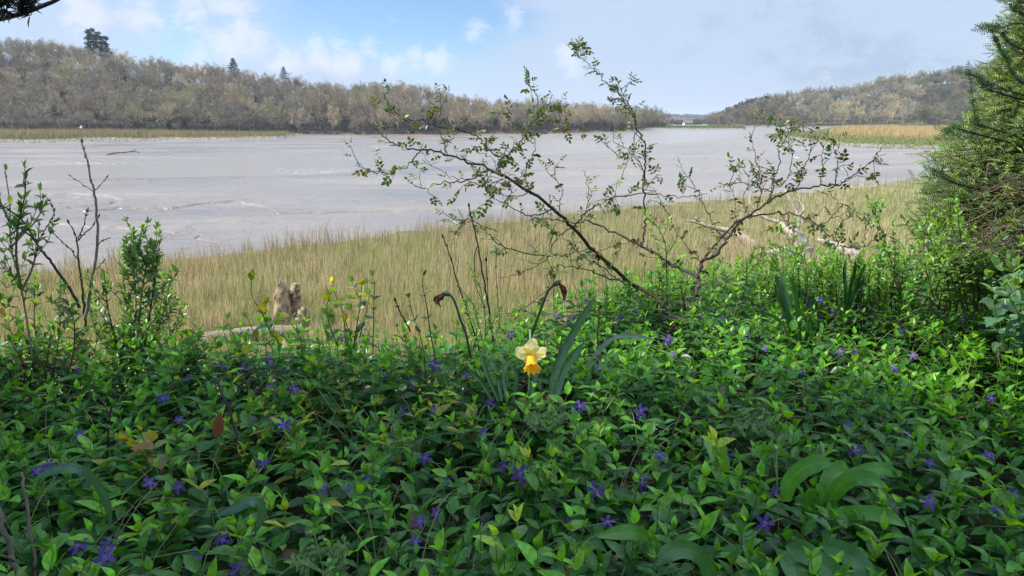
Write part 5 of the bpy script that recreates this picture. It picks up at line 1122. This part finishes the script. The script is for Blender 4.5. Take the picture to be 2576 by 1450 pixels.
# ------------------------------------------------------------------ the tree that shades the bank
SUN_AZ, SUN_EL = R(-84), R(46)
SUN = np.array([math.sin(SUN_AZ)*math.cos(SUN_EL), math.cos(SUN_AZ)*math.cos(SUN_EL), math.sin(SUN_EL)])
def shade_tree():
    base = np.array([-3.6, .1, 0]); base[2] = terrz(*base[:2])
    e = empty('pine_tree', base, 'overhanging dark conifer whose branch tip dips into the sky corner', 'tree'); m = MB()
    pts = smooth_line([base, base+[.1, 0, 3], base+[0, .1, 6], base+[.1, 0, 10]], 5); tube(m, pts-base, np.linspace(.3, .08, len(pts)), 10); m.build('trunk', M['bark'], e)
    acc = []; w = MB()
    blobs = [((-5.0, 2.05, 8.7), (2.7, 1.35, 1.7), 3600), ((-3.0, 1.65, 7.4), (1.9, 1.2, 1.2), 2000), ((-3.8, .1, 9.2), (2.5, 1.9, 1.6), 2000), ((-5.2, 0.5, 7.0), (2.4, 2.2, 1.9), 1700), ((-7.2, 2.1, 10.4), (2.0, 1.3, 1.5), 1700), ((-2, -3.8, 8.5), (2.6, 1.8, 1.6), 700)]
    dp = P(1336, 893, 2.12)
    for c, r, n in blobs:
        n = int(n*.95); c = np.array(c)-np.array([0, .28, 0]); tube(w, smooth_line([base+np.array([0, 0, min(c[2]-base[2]-.5, 9)*.75]), (c+base+np.array([0, 0, c[2]-base[2]]))/2-np.array([0, 0, .3]), c], 4)-base, np.linspace(.09, .03, 9), 6)
        v = rng.normal(size=(n, 3)); v = v/np.linalg.norm(v, axis=1, keepdims=True)*rng.random((n, 1))**(1/2.4); p = c+v*np.array(r)
        rel = p-dp; k = np.linalg.norm(rel-(rel@SUN)[:, None]*SUN, axis=1) > .2; p = p[k]  # gap left in the unseen crown so sun falls on the daffodil
        d = unit(rng.normal(size=(len(p), 3))*np.array([1, 1, .35]))
        for i in range(len(p)):
            for q in range(4):
                dd = unit(d[i]+rng.normal(size=3)*.55); acc.append((p[i]-dd*.08-base, p[i]+dd*.24-base, .032))
    # the low branch that shows in the corner
    br = smooth_line([P(-260, 92, 2.9), P(-60, 62, 2.85), P(0, 48, 2.8), P(60, 33, 2.75), P(110, 14, 2.7), P(150, -4, 2.65), P(230, -60, 2.6)], 5)
    root = base+np.array([0, 0, 3.2]); br = np.vstack([smooth_line([root, (root+br[0])/2+np.array([0, 0, .15]), br[0]], 5)[:-1], br]); k = len(br)
    tube(w, br-base, np.interp(np.arange(k), [0, k*.3, k-1], [.05, .012, .005]), 7)
    for a, b in (((40, 38), (0, 32)), ((95, 20), (98, 12)), ((-40, 58), (10, 8)), ((80, 27), (60, -25))): tube(w, [P(*a, 2.76)-base, P((a[0]+b[0])/2, (a[1]+b[1])/2-3, 2.75)-base, P(*b, 2.74)-base], [.004, .003, .002], 5)
    lv = Leaves(T_needle)
    for a, b, ax in ((10, 6, (-.4, 0, .6)), (22, 16, (.3, 0, .9)), (4, 20, (-.6, 0, -.2)), (55, 18, (-.5, 0, .7)), (66, 12, (.1, 0, 1)), (74, 20, (.5, 0, .5)), (82, 3, (.3, 0, .9)), (30, -20, (0, 0, 1)), (-40, 20, (-.5, 0, .5)), (64, 30, (-.7, 0, .2)), (40, 2, (.4, 0, .5)), (14, 30, (-.3, 0, -.4))):
        p = P(a, b, 2.74)-base; n = 26; lv.add(np.broadcast_to(p, (n, 3))+rng.normal(size=(n, 3))*.008, unit(np.array(ax)+rng.normal(size=(n, 3))*.55), rng.normal(size=(n, 3)), rng.uniform(.022, .045, n), .005, jit((.02, .03, .02), .2, n))
    w.build('branch', M['bark'], e); m = MB(); flush(m, acc, (.03, .05, .025)); m2 = m; lv.put(m2); m2.build('crown', M['yew'], e, smooth=False)
shade_tree()
# ------------------------------------------------------------------ light, sky, air
sun = bpy.data.lights.new('sun', 'SUN'); sun.energy = 4.3; sun.angle = R(.5); sun.color = (1, .95, .87); so = bpy.data.objects.new('sun', sun); COL.objects.link(so)
so.rotation_mode = 'QUATERNION'; so.rotation_quaternion = Vector(SUN).to_track_quat('Z', 'Y')
W = bpy.data.worlds.new("World"); S.world = W; t = NT(nodes(W)); nt = t.nt
sky = t.n('ShaderNodeTexSky', sky_type='NISHITA', sun_disc=False, sun_elevation=SUN_EL, sun_rotation=SUN_AZ % (2*PI), air_density=1., dust_density=.2, ozone_density=2.)
skc = t.mix(1., sky.outputs[0], (.76, .97, 1.22), 'MULTIPLY')
bg1 = t.n('ShaderNodeBackground', i={0: skc, 1: .066})
dirv = t.n('ShaderNodeTexCoord').outputs['Generated']
wd = lambda loc, sc: t.n('ShaderNodeMapping', i={0: dirv, 'Location': loc, 'Scale': sc}).outputs[0]
n1 = t.noise(wd((0, 0, 0), (1, 1, 2.2)), 3.2, 9, .6, .5); n2 = t.noise(wd((3, 1, 2), (1, 1, 2.6)), 1.5, 4, .5, .3); n3 = t.noise(wd((1, 2, 0), (1, 1, 1.5)), 22., 9, .66, .3)
def blob(px, py, s, k):               # a patch of sky round the direction of photo point (px,py), s degrees wide
    d = unit(ray(px, py)); dt = t.n('ShaderNodeVectorMath', operation='DOT_PRODUCT', i={0: dirv, 1: tuple(d)}).outputs['Value']
    ang = t.math('ARCCOSINE', t.math('MINIMUM', dt, .999999))
    return t.n('ShaderNodeMapRange', interpolation_type='SMOOTHSTEP', i={0: ang, 1: R(s), 2: 0., 3: 0., 4: k}).outputs[0]
def addl(xs):
    a = xs[0]
    for c in xs[1:]: a = t.math('ADD', a, c)
    return a
def maxl(xs):
    a = xs[0]
    for c in xs[1:]: a = t.math('MAXIMUM', a, c)
    return a
rgt = t.n('ShaderNodeMapRange', interpolation_type='SMOOTHSTEP', i={0: t.n('ShaderNodeSeparateXYZ', i={0: dirv}).outputs[0], 1: -.16, 2: .2, 3: 0., 4: .3}).outputs[0]
hzn = t.n('ShaderNodeMapRange', interpolation_type='SMOOTHSTEP', i={0: t.n('ShaderNodeSeparateXYZ', i={0: dirv}).outputs[2], 1: .0, 2: .09, 3: .25, 4: 0.}).outputs[0]
cov = addl([t.math('MULTIPLY', n1, 1.1), t.math('MULTIPLY', n2, .3), t.math('MULTIPLY', t.math('SUBTRACT', n3, .5), .35), rgt, hzn,
            blob(150, 50, 8, .2), blob(520, 10, 6, .16), blob(330, 60, 4, .12), blob(900, 230, 14, .25), blob(1560, 150, 12, .12), blob(1080, 20, 8, -.3), blob(830, 30, 5, -.2), blob(420, 120, 4, -.16), blob(1650, 290, 5, -.2)])
veil = t.n('ShaderNodeMapRange', interpolation_type='SMOOTHSTEP', i={0: cov, 1: .52, 2: 1.02, 3: .06, 4: .95}).outputs[0]
gre = t.n('ShaderNodeMapRange', interpolation_type='SMOOTHSTEP', i={0: addl([n1, t.math('MULTIPLY', n3, .3), blob(1880, 50, 6, .16), blob(2200, 190, 9, .08), blob(1700, 120, 5, .06), t.math('MULTIPLY', n3, .35)]), 1: .88, 2: 1.2}).outputs[0]
ccol = t.mix(gre, (.305, .37, .475), (.205, .268, .365))
over = t.n('ShaderNodeMapRange', interpolation_type='SMOOTHSTEP', i={0: t.n('ShaderNodeSeparateXYZ', i={0: dirv}).outputs[2], 1: .22, 2: .75, 3: 1., 4: 2.9}).outputs[0]  # extra veil brightness overhead, out of view, added as fill for the bank
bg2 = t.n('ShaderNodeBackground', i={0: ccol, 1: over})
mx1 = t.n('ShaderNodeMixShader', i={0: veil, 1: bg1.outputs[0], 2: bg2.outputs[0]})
cb = maxl([blob(*q, 1.) for q in ((850, 112, 2.1), (800, 132, 2.4), (925, 126, 2.), (880, 145, 2.6), (720, 150, 2.6), (1040, 140, 2.8), (1000, 155, 2.8), (1090, 150, 2.4), (610, 84, 2.8), (555, 100, 2.6), (650, 100, 2.2), (480, 20, 3.2), (560, 8, 3), (350, 34, 2.6), (200, 30, 3.), (1300, 50, 2.), (1430, 150, 2.6), (1210, 70, 2.), (500, 130, 2.))])
cm = t.n('ShaderNodeMapRange', interpolation_type='SMOOTHSTEP', i={0: addl([t.math('MULTIPLY', cb, .8), t.math('MULTIPLY', t.math('SUBTRACT', n3, .5), 2.6), t.math('MULTIPLY', t.math('SUBTRACT', n1, .5), 1.2)]), 1: .22, 2: .95, 3: 0., 4: .72}).outputs[0]
bg3 = t.n('ShaderNodeBackground', i={0: (.44, .475, .55, 1), 1: 1.})
mxs = t.n('ShaderNodeMixShader', i={0: cm, 1: mx1.outputs[0], 2: bg3.outputs[0]})
nt.links.new(mxs.outputs[0], t.n('ShaderNodeOutputWorld').inputs[0])
HAZE = True
if HAZE:
    m = bpy.data.materials.new('haze_air'); t = NT(nodes(m)); v = t.n('ShaderNodeVolumePrincipled', i={'Color': (.80, .87, 1, 1), 'Density': .00015, 'Anisotropy': .2}); m.node_tree.links.new(v.outputs[0], t.n('ShaderNodeOutputMaterial').inputs[1])
    mb = MB(); box(mb, (0, 0, 33.5), (13600, 13600, 79)); tag(mb.build('haze', m, smooth=False), kind='stuff')
S.view_settings.view_transform = 'Standard'; S.view_settings.look = 'None'; S.view_settings.exposure = .95; S.view_settings.gamma = 1
S.cycles.use_denoising = True; S.cycles.max_bounces = 8; S.cycles.transparent_max_bounces = 8; S.cycles.volume_bounces = 0; S.cycles.sample_clamp_indirect = 6
print('objects', len(S.objects))
